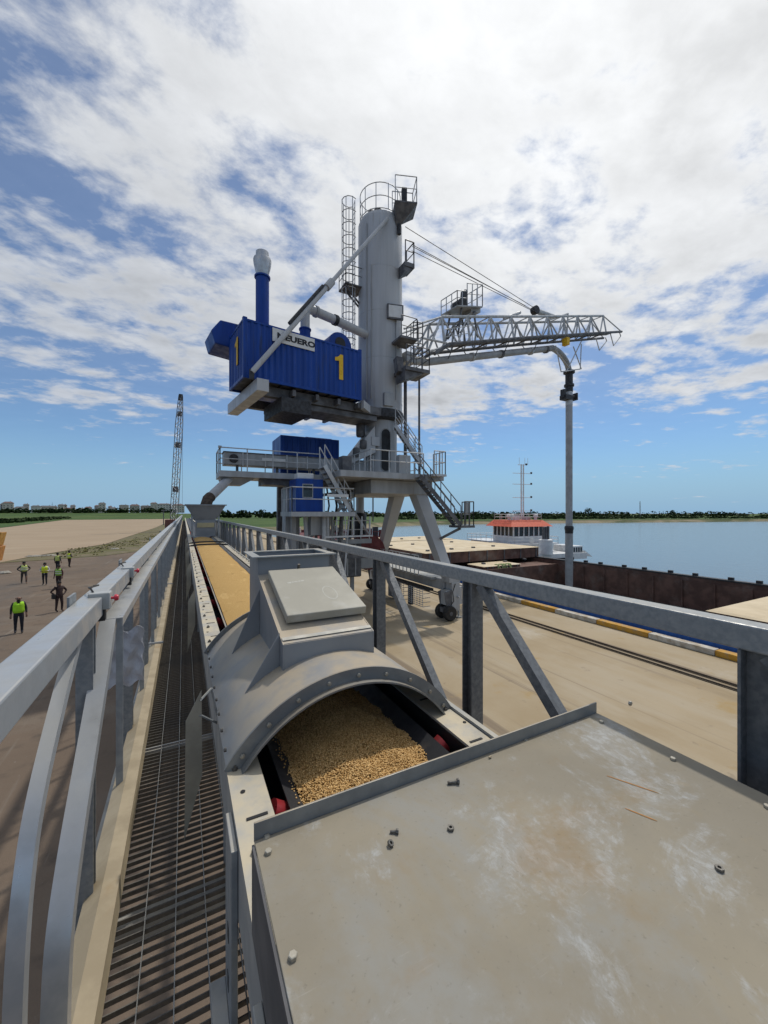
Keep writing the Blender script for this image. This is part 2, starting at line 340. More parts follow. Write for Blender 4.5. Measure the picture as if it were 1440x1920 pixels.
# ================================================================== gantry (truss bridge with walkway)
def zh(h): return HC - h                         # height from drop below eye level
XL, XR = -0.36, 1.68
HT, HB = 0.41, 1.76                              # centre of top and bottom chords below eye
Y0, Y1 = -2.1, 96.0
PITCH = 1.365; NP = 70
gan = thing('conveyor_gantry', 'galvanised truss gantry with grating walkway carrying the conveyor along the quay', 'gantry')
def hprof(w, t): return [(-w/2,-w/2),(w/2,-w/2),(w/2,-w/2+t),(t/2,-w/2+t),(t/2,w/2-t),(w/2,w/2-t),(w/2,w/2),(-w/2,w/2),(-w/2,w/2-t),(-t/2,w/2-t),(-t/2,-w/2+t),(-w/2,-w/2+t)]
def cprof(w, h, t): return [(-w/2,-h/2),(w/2,-h/2),(w/2,-h/2+t),(-w/2+t,-h/2+t),(-w/2+t,h/2-t),(w/2,h/2-t),(w/2,h/2),(-w/2,h/2)]
for x in (XL, XR):
    s = 1 if x > 0 else -1
    MB().beam((x,Y0,zh(HT)),(x,Y1,zh(HT)),.085).build('top_chord', M_galv if x > 0 else M_rail, gan, bevel=.006)  # left chord takes a lighter zinc: the light it faces is painted in
    MB().beam((x,Y0,zh(HB)),(x,Y1,zh(HB)),.10).build('bottom_chord', M_galvd, gan)
# posts and braces, one object each
M_post = mat('shaded post steel', (.17,.18,.19), (.13,.14,.15), .55, .3, 40, .35, .65, bump=.06, bscale=160, c3=(.22,.23,.235), scale3=18, lo3=.5, hi3=.75)  # darker copy of the galvanised steel, shade on posts and braces painted in
pp = MB().sect((0,0,zh(HB-.05)),(0,0,zh(HT+.0425)), hprof(.094,.009)).build('post', M_post, gan); pp.location = (XR, .555, 0)
dd = MB().sect((0,.04-PITCH,zh(HB-.08)),(0,-.09,zh(HT+.043)), cprof(.062,.062,.007), up=(1,0,0)).build('brace', M_post, gan); dd.location = (XR, .62, 0)
ppl = MB().sect((0,0,zh(HB-.05)),(0,0,zh(HT+.0425)), hprof(.058,.007)).build('post', M_galv, gan); ppl.location = (XL, .62 + PITCH*NP, 0)
for i in range(-1, NP):
    y = .62 + PITCH * i
    if i != 0: share(pp, gan, (XR, y, 0)); share(dd, gan, (XR, y, 0))
    if i >= 1: share(ppl, gan, (XL, y, 0))
# the nearest brace on the left is a bent strut
pts = [(XL, 1.93, zh(.455)), (XL, 1.68, zh(.62)), (XL, 1.45, zh(.80)), (XL, 1.35, zh(.95)), (XL, 1.295, zh(1.15)), (XL, 1.27, zh(1.45)), (XL, 1.26, zh(1.72))]
def strap(points, w, t, side):
    """flat bent bar following points, w wide across 'side', t thick"""
    mb = MB(); side = Vector(side).normalized(); P_ = [Vector(p) for p in points]; n = len(P_)
    for i, p in enumerate(P_):
        a = (P_[min(i+1,n-1)] - P_[max(i-1,0)]).normalized(); nn = side.cross(a).normalized()
        for sx, sn in ((-1,-1),(1,-1),(1,1),(-1,1)): mb.v.append(tuple(p + side*sx*w/2 + nn*sn*t/2))
    for i in range(n-1):
        for j in range(4): mb.f.append((i*4+j, i*4+(j+1)%4, (i+1)*4+(j+1)%4, (i+1)*4+j))
    mb.f.append((3,2,1,0)); mb.f.append(tuple((n-1)*4+j for j in range(4)))
    return mb
def smooth_pts(pts, k=5):
    P_ = [Vector(p) for p in pts]; outp = []
    for i in range(len(P_)-1):
        p0, p1, p2, p3 = P_[max(i-1,0)], P_[i], P_[i+1], P_[min(i+2,len(P_)-1)]
        for j in range(k):
            t = j/k; outp.append(.5*((2*p1)+(p2-p0)*t+(2*p0-5*p1+4*p2-p3)*t*t+(3*p1-p0-3*p2+p3)*t**3))
    outp.append(P_[-1]); return outp
strap(smooth_pts([(x-.012,y-.012,z) for x,y,z in pts]), .038, .04, (1,0,0)).build('bent_brace', M_rail, gan, smooth=True)
# joint plates on the left chord
for y in (1.99, 3.35, 6.08, 8.81):
    MB().box((XL-.052,y-.055,zh(.47)),(XL-.0435,y+.055,zh(.335))).build('joint_plate', M_galv, gan)
# inner handrail: flat-topped rail with its near end bent down, posts
XH = -0.30
hr = MB().sect((XH,2.2,zh(.515)),(XH,Y1,zh(.515)), [(-.042,-.02),(-.037,-.02),(-.037,.015),(.037,.015),(.037,-.02),(.042,-.02),(.042,.02),(-.042,.02)]).build('handrail', M_rail, gan)
pts = [(XH, 2.2, zh(.50)), (XH-.003, 2.02, zh(.67)), (XH-.008, 1.80, zh(.88)), (XH-.012, 1.58, zh(1.09)), (XH-.015, 1.46, zh(1.27)), (XH-.016, 1.42, zh(1.50)), (XH-.016, 1.41, zh(1.66))]
strap(smooth_pts([(x-.016,y,z) for x,y,z in pts]), .062, .010, (1,0,0)).build('handrail_end', M_rail, gan, smooth=True)
strap(smooth_pts([(x+.012, y+.018, z-.02) for x, y, z in pts]), .006, .045, (1,0,0)).build('handrail_end_flange', M_rail, gan, smooth=True)
hp = MB().beam((0,0,zh(1.66)),(0,0,zh(.5365)),.034,.010,up=(0,1,0)).build('handrail_post', M_galvd, gan); hp.location = (XH-.03, 2.68, 0)
for i in range(1, 68): share(hp, gan, (XH-.03, 2.68 + 1.33*i, 0))
# toe board: a dusty angle along the walkway
MB().sect((-.30,-.2,zh(1.60)),(-.30,Y1,zh(1.60)), [(-.062,-.052),(-.056,-.052),(-.056,.02),(.0,.052),(.052,.045),(.056,-.05),(.062,-.05),(.058,.052),(.0,.060),(-.062,.026)]).build('toe_board', M_toe, gan)
for k, y in enumerate((5.3, 9.6)):
    c = MB().box((-.38,y-.012,zh(1.545)),(-.22,y+.012,zh(1.525))).build('toe_board_clip', M_rail, gan)
# grating: bearing bars across the walkway, nearest ones separate
g = bpy.data.objects.new('walkway_grating', None); C.objects.link(g); g.parent = gan
bar = MB().box((-.245,-.002,zh(1.667)),(.34,.002,zh(1.648))).build('bearing_bar', M_grate, g); bar.location = (0, .55, 0)
GP = .0415
for i in range(1, 110): share(bar, g, (0, .55 + GP*i, 0))
mb = MB(); y = .55 + GP*110
while y < Y1:
    mb.box((-.245,y-.002,zh(1.668)),(.34,y+.002,zh(1.648))); y += GP if y < 25 else GP*2
mb.build('far_bearing_bars', M_grate, g)['kind'] = 'stuff'
for x in (-.14, -.03, .08, .19):
    MB().box((x-.0018,.5,zh(1.66)),(x+.0018,Y1,zh(1.645))).build('tie_wire', M_galvd, g)
MB().box((-.25,1.13,zh(1.662)),(.34,1.138,zh(1.6425))).xf(Matrix.Translation((0,2.02,0))).build('grating_joint', M_rail, g)
MB().box((-.25,1.13,zh(1.662)),(.34,1.138,zh(1.6425))).xf(Matrix.Translation((0,1.98,0))).build('grating_joint', M_galvd, g)
MB().box((.06,.40,zh(1.700)),(.36,1.10,zh(1.690))).build('floor_plate', M_toe, g)
# floor cross beams and trestle legs
cb = MB().beam((XL,0,zh(1.80)),(XR,0,zh(1.80)),.08,.09).build('cross_beam', M_galvd, gan); cb.location = (0,.62,0)
for i in range(1, 60): share(cb, gan, (0, .62 + PITCH*i, 0))
for y in (-1.0, 10.2, 22.5, 34.8, 47, 59.4, 71.7, 84):
    for x, s in ((XL,-1),(XR,1)):
        MB().sect((x+s*.35,y,0.0),(x,y,zh(1.81)), hprof(.16,.014)).build('trestle_leg', M_galvd, gan)
    MB().beam((XL-.2,y,1.6),(XR+.2,y,1.6),.10).build('trestle_tie', M_galvd, gan)
    MB().beam((XL-.25,y,.5),(XR+.08,y,3.6),.07).build('trestle_brace', M_galvd, gan)

# ================================================================== belt conveyor
con = thing('belt_conveyor', 'troughed black belt conveyor with cream dusty side beams and red idler rollers', 'conveyor')
HBm = 1.035
BX0, BX1 = .152, 1.25
for x0, x1, s in ((BX0, BX0+.125, 1), (BX1-.125, BX1, -1)):
    mb = MB()
    # channel section with lip, web on the outside
    xo, xi = (x0, x1) if s == 1 else (x1, x0)
    prof = [(xo,zh(HBm)),(xi,zh(HBm)),(xi,zh(HBm+.012)),(xo+s*.008,zh(HBm+.012)),(xo+s*.008,zh(HBm+.235)),(xi-s*.03,zh(HBm+.235)),(xi-s*.03,zh(HBm+.245)),(xo,zh(HBm+.245))]
    n = len(prof)
    mb.poly([(x,Y0,z) for x, z in prof] + [(x,Y1,z) for x, z in prof], [tuple(range(n)), tuple(reversed(range(n,2*n)))] + [(i,(i+1)%n,n+(i+1)%n,n+i) for i in range(n)])
    mb.build('side_beam', M_beam, con)
# thin raised edge plate on the right beam
MB().box((BX1+.004,1.0,zh(HBm+.06)),(BX1+.03,Y1,zh(HBm-.014))).build('edge_angle', M_galvd, con)
# slots, holes and bolts along the left and right beams
hole = MB().lathe((0,0,0),[(.009,0),(.009,.0015)],8).build('bolt_hole', M_black, con); first = True
bb = MB().lathe((0,0,0),[(.013,0),(.013,.010),(.006,.011),(.006,.018)],6).build('bolt', M_bolt, con); firstb = True
slot = MB().box((-.035,-.006,0),(.035,.006,.0015)).build('slot', M_black, con); firsts = True
y = 1.08; k = 0
while y < 12:
    for (xa, dz) in ((BX0+.03, 0), (BX1-.03, 0)):
        kind = k % 3
        src = (hole, bb, slot)[kind]
        loc = (xa + (.04 if kind == 2 and xa < .6 else -.04 if kind == 2 else 0) + (.012 if k % 2 else 0), y, zh(HBm)+.0015)
        if kind == 0 and first: src.location = loc; first = False
        elif kind == 1 and firstb: src.location = loc; firstb = False
        elif kind == 2 and firsts: src.location = loc; firsts = False
        else: share(src, con, loc)
    k += 1; y += .145
for x0_, x1_ in ((.2775,.2815),(1.1205,1.1245)): MB().box((x0_,Y0,zh(1.30)),(x1_,Y1,zh(1.049))).build('gap_shade_plate', M_black, con)  # added black plates that paint the shade in the gap beside the belt
# belt trough
def belt_h(x):
    a = (x - .70); e = abs(a)
    return 1.20 if e < .16 else 1.20 - (e-.16)*.62
mb = MB(); xs = [.345,.39,.45,.50,.54,.60,.70,.80,.86,.90,.95,1.01,1.06]; ys = [Y0, Y1]
for yv in ys:
    for xv in xs: mb.v.append((xv, yv, zh(belt_h(xv))))
for yv in ys:
    for xv in xs: mb.v.append((xv, yv, zh(belt_h(xv)+.012)))
n = len(xs)
for i in range(n-1):
    mb.f.append((i,i+1,n+i+1,n+i)); mb.f.append((2*n+i,3*n+i,3*n+i+1,2*n+i+1))
mb.f.append((0,n,3*n,2*n)); mb.f.append((n-1,3*n-1,4*n-1,2*n-1)[::-1])
mb.build('belt', M_rubber, con)
MB().box((.17,Y0,zh(1.372)),(1.23,Y1,zh(1.366))).build('gap_shade_sheet', M_black, con)  # added black sheet under the belt, stands in for shade below the gap
# idlers: wing rollers with red ends
def roller(x0, z0, x1, z1):
    return MB().tube((x0,0,z0),(x1,0,z1),.046,14)
rl = roller(.284, zh(1.112), .52, zh(1.264)).build('idler_roller', M_red, con, smooth=True); rl.location = (0,1.47,0)
rr_ = roller(1.118, zh(1.112), .88, zh(1.264)).build('idler_roller', M_red, con, smooth=True); rr_.location = (0,1.53,0)
for i in range(1, 26):
    share(rl, con, (0, 1.47+.95*i, 0)); share(rr_, con, (0, 1.53+.95*i, 0))
ic = MB().box((.17,-.03,zh(1.34)),(1.23,.03,zh(1.30))).build('idler_frame', M_dark, con); ic.location = (0,1.4,0)
for i in range(1, 24): share(ic, con, (0, 1.4+.95*i, 0))
# skirts standing along the grain beyond the hood
for x, s in ((.335,1),(1.065,-1)):
    MB().poly([(x,3.12,zh(1.02)),(x+s*.05,3.12,zh(1.13)),(x+s*.05,18.2,zh(1.13)),(x,18.2,zh(1.02)),(x-s*.006,3.12,zh(1.02)),(x+s*.044,3.12,zh(1.13)),(x+s*.044,18.2,zh(1.13)),(x-s*.006,18.2,zh(1.02))],
              [(0,1,2,3),(4,7,6,5),(0,3,7,4),(1,5,6,2),(0,4,5,1),(3,2,6,7)]).build('skirt_plate', M_hood, con)
# arched hoops over the belt farther on
for y in (13.4, 14.6):
    mb = MB(); prev = None
    for k in range(9):
        t = math.pi*k/8; p = (.70-.56*math.cos(t), y, zh(HBm)+.05*math.sin(t))
        if prev: mb.beam(prev, p, .05, .05, up=(0,1,0))
        prev = p
    mb.build('hoop', M_dark, con)
# leg brackets of the conveyor on the walkway side
br = MB().poly([(.042,0,zh(1.02)),(.112,0,zh(.88)),(.116,0,zh(1.30)),(.036,0,zh(1.60)),(.042,.007,zh(1.02)),(.112,.007,zh(.88)),(.116,.007,zh(1.30)),(.036,.007,zh(1.60))],
               [(0,1,2,3),(7,6,5,4),(0,4,5,1),(1,5,6,2),(2,6,7,3),(3,7,4,0)]).build('support_bracket', mat('dusty bracket',(.36,.33,.26),(.30,.275,.22),.7,0,9), con); br.location = (-.035,2.12,0)
MB().path([(.07,2.12,zh(.93)),(.125,2.17,zh(.90)),(.155,2.2,zh(1.06))],.006,6).build('bracket_tie', M_galvd, con)
MB().path([(.07,2.12,zh(1.0)),(.155,2.2,zh(1.10))],.006,6).build('bracket_tie', M_galvd, con)
for i, y in enumerate((5.0, 7.9, 10.8, 13.7, 16.6)): share(br, con, (0, y, 0))
for y in (.78, 1.38):
    mb = MB(); mb.box((.13,y-.09,zh(1.64)),(.151,y+.09,zh(1.06)))
    mb.box((.08,y-.09,zh(1.648)),(.13,y+.09,zh(1.63))).build('foot_bracket', M_galvd, con, bevel=.003)
    for dz in (1.52, 1.36): MB().box((.1285,y-.022,zh(dz+.05)),(.1299,y+.006,zh(dz))).build('bracket_slot', M_black, con)
for y in (2, 6, 10, 14, 18):
    for x in (.20, 1.19): MB().beam((x,y,zh(1.76)),(x,y,zh(HBm+.246)),.06).build('conveyor_leg', M_galvd, con)

# ================================================================== grain on the belt
m, N, Lk, b = nodes_of('grain kernels'); M_grain = m
b.inputs['Roughness'].default_value = .6; b.inputs['Specular IOR Level'].default_value = .25
oi = N.new('ShaderNodeNewGeometry'); ri = N.new('ShaderNodeValToRGB')
ri.color_ramp.elements[0].color = (.42,.24,.08,1); ri.color_ramp.elements[1].color = (.78,.54,.25,1)
e_ = ri.color_ramp.elements.new(.5); e_.color = (.60,.38,.15,1)
Lk.new(oi.outputs['Random Per Island'], ri.inputs[0]); Lk.new(ri.outputs[0], b.inputs['Base Color'])
M_grainbed = layered('grain bed', [((.42,.26,.09), 160, .4, .6, 2, I1), ((.62,.42,.18), 220, .55, .7, 2, I1), ((.47,.30,.11), 1.2, .4, .65, 5, (1,.4,1)), ((.58,.39,.16), 5, .55, .72, 6, (1.5,.4,1)), ((.36,.22,.075), 9, .58, .75, 6, (1,.5,1))], base=(.51,.325,.12), bump=.8, bscale=150, bdist=.006)
gr = thing('grain_stream', 'golden grain heaped along the moving conveyor belt', 'grain'); gr['kind'] = 'stuff'
def grain_h(x, y):
    a = (x-.70)/.285
    lump = .012*math.sin(y*7+x*9) + .008*math.sin(x*31+y*17) + .006*math.sin(y*41-x*11)
    return 1.124 - .058*max(0, 1-a*a) - lump*.6
mb = MB(); ny = 60; nx = 17
yy = [-.4 + 3.6*(i/40) for i in range(41)] + [3.2 + 15.4*(i/40)**1.3 for i in range(1,41)]
for yv in yy:
    for i in range(nx):
        x = .40 + .60*i/(nx-1)
        mb.v.append((x, yv, zh(grain_h(x, min(yv, 30)) + .007 + (0.035 if i in (0,nx-1) else 0))))
for j in range(len(yy)-1):
    for i in range(nx-1): mb.f.append((j*nx+i, j*nx+i+1, (j+1)*nx+i+1, (j+1)*nx+i))
bed = mb.build('grain_bed', M_grainbed, gr)
for p in bed.data.polygons: p.use_smooth = True
# wider heap of the far stream, level with the skirts
mb = MB()
yy = [3.06 + 15.4*(i/40)**1.3 for i in range(41)]
for yv in yy:
    for i in range(nx):
        x = .37 + .66*i/(nx-1); a = (x-.70)/.33
        mb.v.append((x, yv, zh(1.075 - .05*(1-a*a) - .006*math.sin(yv*5+x*7))))
for j in range(len(yy)-1):
    for i in range(nx-1): mb.f.append((j*nx+i, j*nx+i+1, (j+1)*nx+i+1, (j+1)*nx+i))
bed2 = mb.build('grain_surface', M_grainbed, gr)
for p in bed2.data.polygons: p.use_smooth = True
# loose kernels over the part seen through the hood opening
ico = bmesh.new(); bmesh.ops.create_icosphere(ico, subdivisions=1, radius=1.0)
iv = [v.co.copy() for v in ico.verts]; iF = [[v.index for v in f.verts] for f in ico.faces]; ico.free()
def kernels(count, ylo, yhi, xlo, xhi, lift, name, hfun):
    mb = MB()
    for k in range(count):
        x = rnd.uniform(xlo, xhi); y = rnd.uniform(ylo, yhi); rr = rnd.uniform(.8, 1.15)
        Mx = Matrix.Translation((x, y, zh(hfun(x, y)) + lift*rnd.uniform(-.3,1))) @ Matrix.Rotation(rnd.uniform(0,6.28),4,'Z') @ Matrix.Rotation(rnd.uniform(-.6,.6),4,'X') @ Matrix.Diagonal((.0043*rr,.0032*rr,.0029*rr,1))
        b0 = len(mb.v); mb.v += [tuple(Mx @ v) for v in iv]; mb.f += [tuple(b0+i for i in f) for f in iF]
    o = mb.build(name, M_grain, gr); o['kind'] = 'stuff'
    for p in o.data.polygons: p.use_smooth = True
kernels(34000, 1.15, 2.25, .402, .998, .006, 'loose_kernels', grain_h)
kernels(60, 1.3, 2.0, .38, .41, .002, 'spilled_kernels', lambda x, y: belt_h(x)-.003)

# ================================================================== inlet hood with hopper box
hood = thing('inlet_hood', 'grey arched inlet hood with open square hopper and dusty lid over the belt', 'hood')
HY0, HY1, CX = 1.67, 3.10, .70
RO = .654; CH = .735 + RO                        # circle radius and centre drop
A0 = math.asin(.549/RO)
def arc(r, k, n=26):
    t = -A0 + 2*A0*k/n; return (CX + r*math.sin(t), zh(CH) + r*math.cos(t))
mb = MB(); n = 26
for r in (RO, RO-.008):
    for yv in (HY0, HY1):
        for k in range(n+1): x, z = arc(r,k); mb.v.append((x, yv, z))
w = n+1
for k in range(n):
    mb.f += [(k,k+1,w+k+1,w+k),(2*w+k,3*w+k,3*w+k+1,2*w+k+1),(k,2*w+k,2*w+k+1,k+1),(w+k,w+k+1,3*w+k+1,3*w+k)]
mb.f += [(0,w,3*w,2*w),(n,2*w+n,3*w+n,w+n)]
mb.build('hood_shell', M_hood, hood, smooth=True)
def ring(y0, y1, ro, ri):
    mb = MB()
    for r in (ro, ri):
        for yv in (y0, y1):
            for k in range(n+1): x, z = arc(r,k); mb.v.append((x, yv, z))
    for k in range(n):
        mb.f += [(k,k+1,w+k+1,w+k),(2*w+k,3*w+k,3*w+k+1,2*w+k+1),(k,2*w+k,2*w+k+1,k+1),(w+k,w+k+1,3*w+k+1,3*w+k)]
    mb.f += [(0,w,3*w,2*w),(n,2*w+n,3*w+n,w+n)]
    return mb
M_flange = mat('flange zinc', (.25,.265,.27), (.20,.21,.215), .5, .35, 8, dust=DUST, dust_amt=.5, bump=.05, bscale=60)
ring(HY0-.012, HY0-.001, RO+.012, RO-.052).build('end_flange', M_flange, hood, smooth=True)
ring(HY0-.05, HY0-.013, RO-.044, RO-.052).build('flange_lip', M_flange, hood, smooth=True)
ring(HY1+.001, HY1+.012, RO+.03, RO-.01).build('end_flange', M_flange, hood, smooth=True)
hb = None
for k in (1.5, 4.5, 7.5, 10.5, 13.5, 16.5, 19.5, 22.5, 25):
    x, z = arc(RO-.02, k)
    if hb is None:
        hb = MB().lathe((0,0,0),[(.010,0),(.010,-.008),(.005,-.010)],6,axis='y').build('flange_bolt', M_boltl, hood); hb.location = (x, HY0-.012, z)
    else: share(hb, hood, (x, HY0-.012, z))
fb = None
for yv in [1.76 + .165*i for i in range(9)]:
    x, z = arc(RO+.004, .5)
    if fb is None:
        fb = MB().lathe((0,0,0),[(.009,0),(.009,-.008),(.004,-.012)],6,axis='x').build('foot_bolt', M_bolt, hood); fb.location = (x-.002, yv, z+.01)
    else: share(fb, hood, (x-.002, yv, z+.01))
# hopper box walls
HX0, HX1 = .440, .945
def arch_z(x): return zh(CH) + math.sqrt(RO*RO - (x-CX)**2)
prof = [(1.95,None),(1.95,zh(.66)),(2.70,zh(.415)),(2.70,zh(.30)),(3.05,zh(.30)),(3.05,None)]
def wallx(x, t):
    za = arch_z(x) - .01
    pr = [(y, za if z is None else z) for y, z in prof]; k = len(pr)
    return MB().poly([(x,y,z) for y, z in pr] + [(x+t,y,z) for y, z in pr], [tuple(range(k)), tuple(reversed(range(k,2*k)))] + [(i,(i+1)%k,k+(i+1)%k,k+i) for i in range(k)])
wallx(HX0, .006).build('hopper_side', M_hood, hood); wallx(HX1-.006, .006).build('hopper_side', M_hood, hood)
def wally(y, z1, nm='hopper_front'):
    mb = MB(); xs_ = [HX0+.0065+(HX1-HX0-.013)*i/10 for i in range(11)]
    for yv in (y, y+.006):
        for xv in xs_: mb.v.append((xv, yv, arch_z(xv)-.01))
        for xv in xs_: mb.v.append((xv, yv, z1))
    for i in range(10):
        mb.f += [(i,i+1,12+i,11+i),(22+i,33+i,34+i,23+i)]
        mb.f += [(11+i,12+i,34+i,33+i)]
    return mb.build(nm, M_hood, hood)
wally(1.9505, zh(.661)); wally(3.044, zh(.301), 'hopper_back')
MB().hexa([(HX0+.0065,1.96,zh(.665)),(HX1-.0065,1.96,zh(.665)),(HX1-.0065,2.70,zh(.424)),(HX0+.0065,2.70,zh(.424)),
           (HX0+.0065,1.96,zh(.659)),(HX1-.0065,1.96,zh(.659)),(HX1-.0065,2.70,zh(.416)),(HX0+.0065,2.70,zh(.416))]).build('hopper_slope', M_hood, hood)
MB().box((HX0+.0065,2.702,zh(.43)),(HX1-.0065,2.708,zh(.301))).build('hopper_neck', M_hood, hood)
# rim flange
mb = MB(); zt = zh(.299)
mb.box((HX0-.04,2.66,zt),(HX1+.04,2.715,zt+.008)); mb.box((HX0-.04,3.035,zt),(HX1+.04,3.09,zt+.008))
mb.box((HX0-.04,2.7152,zt),(HX0+.015,3.0348,zt+.008)); mb.box((HX1-.015,2.7152,zt),(HX1+.04,3.0348,zt+.008))
mb.build('rim_flange', M_galvd, hood)
# lid on the slope
sv = Vector((0, .75, .245)).normalized(); sn = Vector((0, -sv.z, sv.y)); p0 = Vector((0, 1.95, zh(.66)))
def sp(x, s_, h_): q = p0 + sv*s_ + sn*h_; return (x, q.y, q.z)
LX0, LX1 = .492, .962
MB().hexa([sp(LX0,.16,.012),sp(LX1,.16,.012),sp(LX1-.02,.72,.012),sp(LX0,.72,.012),sp(LX0,.16,.062),sp(LX1,.16,.062),sp(LX1-.02,.72,.062),sp(LX0,.72,.062)]).build('lid', M_lid, hood, bevel=.006)
MB().tube(sp(.70,.735,.05),sp(.70,.735,.085),.010,8).build('lid_knob', M_bolt, hood)
MB().hexa([sp(HX0+.004,.03,.001),sp(HX1-.002,.03,.001),sp(HX1-.002,.055,.001),sp(HX0+.004,.055,.001),sp(HX0+.004,.03,.004),sp(HX1-.002,.03,.004),sp(HX1-.002,.055,.004),sp(HX0+.004,.055,.004)]).build('slope_lip', M_galvd, hood)
# pale marks scraped in the dust of the lid
M_scr = mat('scraped dust', (.48,.47,.41), (.43,.42,.36), .7, 0, 40)
ov = MB()
for k in range(22):
    t0, t1 = 2*math.pi*k/22, 2*math.pi*(k+1)/22
    f_ = lambda t, s_: sp(.80+.043*s_*math.cos(t), .36+.085*s_*math.sin(t), .0626)
    ov.poly([f_(t0,1),f_(t1,1),f_(t1,.86),f_(t0,.86)],[(0,1,2,3)])
ov.build('dust_mark', M_scr, hood)
tx = MB()
for k, (x0, x1) in enumerate(((.575,.600),(.604,.616),(.620,.642),(.646,.660),(.664,.684))):
    tx.poly([sp(x0,.515+.004*k,.0626),sp(x1,.517+.004*k,.0626),sp(x1,.535+.003*k,.0626),sp(x0,.533+.003*k,.0626)],[(0,1,2,3)])
tx.build('paint_mark', M_scr, hood)
# stiffener gussets between shell and hopper wall
for yv in (2.02, 2.62):
    zz = zh(.62 if yv < 2.3 else .50)
    MB().poly([(HX0-.001,yv,arch_z(HX0)-.004),(HX0-.001,yv,zz),(HX0-.17,yv,arch_z(HX0-.17)+.002),(HX0-.001,yv+.008,arch_z(HX0)-.004),(HX0-.001,yv+.008,zz),(HX0-.17,yv+.008,arch_z(HX0-.17)+.002)],
              [(0,1,2),(5,4,3),(0,3,4,1),(1,4,5,2),(2,5,3,0)]).build('gusset', M_hood, hood)

# ================================================================== cover plate in the foreground
cov = thing('conveyor_cover', 'large scratched galvanised cover plate with upturned lip bolted over the near belt', 'cover plate')
m, N, Lk, b = nodes_of('weathered plate'); M_plate = m
tcn = N.new('ShaderNodeTexCoord')
def pn(sc, det, ro, st=(1,1,1), rot=0, dist=0):
    mp = N.new('ShaderNodeMapping'); mp.inputs['Scale'].default_value = st; mp.inputs['Rotation'].default_value = (0,0,rot); Lk.new(tcn.outputs['Object'], mp.inputs[0])
    n_ = N.new('ShaderNodeTexNoise'); n_.inputs['Scale'].default_value = sc; n_.inputs['Detail'].default_value = det; n_.inputs['Roughness'].default_value = ro; n_.inputs['Distortion'].default_value = dist
    Lk.new(mp.outputs[0], n_.inputs['Vector']); return n_.outputs[0]
def pr_(x, a, c_):
    r_ = N.new('ShaderNodeMapRange'); r_.interpolation_type = 'SMOOTHSTEP'; Lk.new(x, r_.inputs[0]); r_.inputs[1].default_value = a; r_.inputs[2].default_value = c_; return r_.outputs[0]
def pm(f_, a, c_):
    x_ = N.new('ShaderNodeMix'); x_.data_type = 'RGBA'; Lk.new(f_, x_.inputs[0])
    for s_, i in ((a,6),(c_,7)):
        if isinstance(s_, tuple): x_.inputs[i].default_value = (*s_,1)
        else: Lk.new(s_, x_.inputs[i])
    return x_.outputs[2]
def pmul(a, c_):
    x_ = N.new('ShaderNodeMath'); x_.operation = 'MULTIPLY'; Lk.new(a, x_.inputs[0])
    if isinstance(c_, float): x_.inputs[1].default_value = c_
    else: Lk.new(c_, x_.inputs[1])
    return x_.outputs[0]
col = pm(pr_(pn(3.0,8,.6),.35,.65), (.29,.255,.19), (.25,.222,.17))
col = pm(pmul(pr_(pn(1.6,8,.68,dist=.4),.50,.66),.8), col, (.275,.27,.245))            # bluish bare zinc
patch = pr_(pn(2.6,9,.72,dist=.5),.50,.62)
scuff = pmul(patch, pr_(pn(38,9,.78,(1,.6,1),R(40),.5),.45,.62))
col = pm(pmul(patch,.45), col, (.33,.34,.335))
col = pm(pmul(scuff,.55), col, (.46,.47,.465))                               # pale bluish scuffs
scr = pmul(pr_(pn(3.2,5,.6),.52,.66), pr_(pn(9,5,.6,(1,14,1),R(28),.6),.62,.76))
col = pm(pmul(scr,.35), col, (.46,.45,.41))                                  # directional scratches
scr2 = pmul(pr_(pn(2.6,5,.6),.52,.66), pr_(pn(10,5,.6,(12,1,1),R(-15),.6),.62,.76))
col = pm(pmul(scr2,.3), col, (.42,.41,.37))
col = pm(pmul(pr_(pn(2.1,7,.65),.56,.72),.6), col, (.27,.185,.09))          # ochre stains
col = pm(pmul(pr_(pn(7,7,.7),.60,.75),.45), col, (.30,.235,.14))
col = pm(pmul(pr_(pn(90,4,.6),.60,.74),.4), col, (.15,.13,.10))             # grit
Lk.new(col, b.inputs['Base Color']); b.inputs['Metallic'].default_value = 0; b.inputs['Specular IOR Level'].default_value = .25
rr2 = N.new('ShaderNodeMapRange'); Lk.new(pn(5,6,.6), rr2.inputs[0]); rr2.inputs[1].default_value=.3; rr2.inputs[2].default_value=.7; rr2.inputs[3].default_value=.62; rr2.inputs[4].default_value=.85; Lk.new(rr2.outputs[0], b.inputs['Roughness'])
bn = N.new('ShaderNodeBump'); bn.inputs['Strength'].default_value=.12; bn.inputs['Distance'].default_value=.004; Lk.new(pn(30,8,.65), bn.inputs['Height'])
bn2 = N.new('ShaderNodeBump'); bn2.inputs['Strength'].default_value=.25; bn2.inputs['Distance'].default_value=.03; Lk.new(pn(1.7,3,.5), bn2.inputs['Height']); Lk.new(bn.outputs[0], bn2.inputs['Normal']); Lk.new(bn2.outputs[0], b.inputs['Normal'])
PX0, PX1, PY1, PH = .154, 1.487, 1.0, .81
MB().box((PX0,-1.2,zh(PH+.006)),(PX1,PY1-.004,zh(PH))).build('plate', M_plate, cov, bevel=.0015)
MB().box((PX0,PY1-.0035,zh(PH+.006)),(PX1,PY1+.0025,zh(PH-.042))).build('lip', M_flange, cov, bevel=.0015)
MB().box((PX0-.0065,-1.2,zh(PH+.22)),(PX0-.0005,PY1-.01,zh(PH+.004))).build('side_skirt', M_cdark, cov)
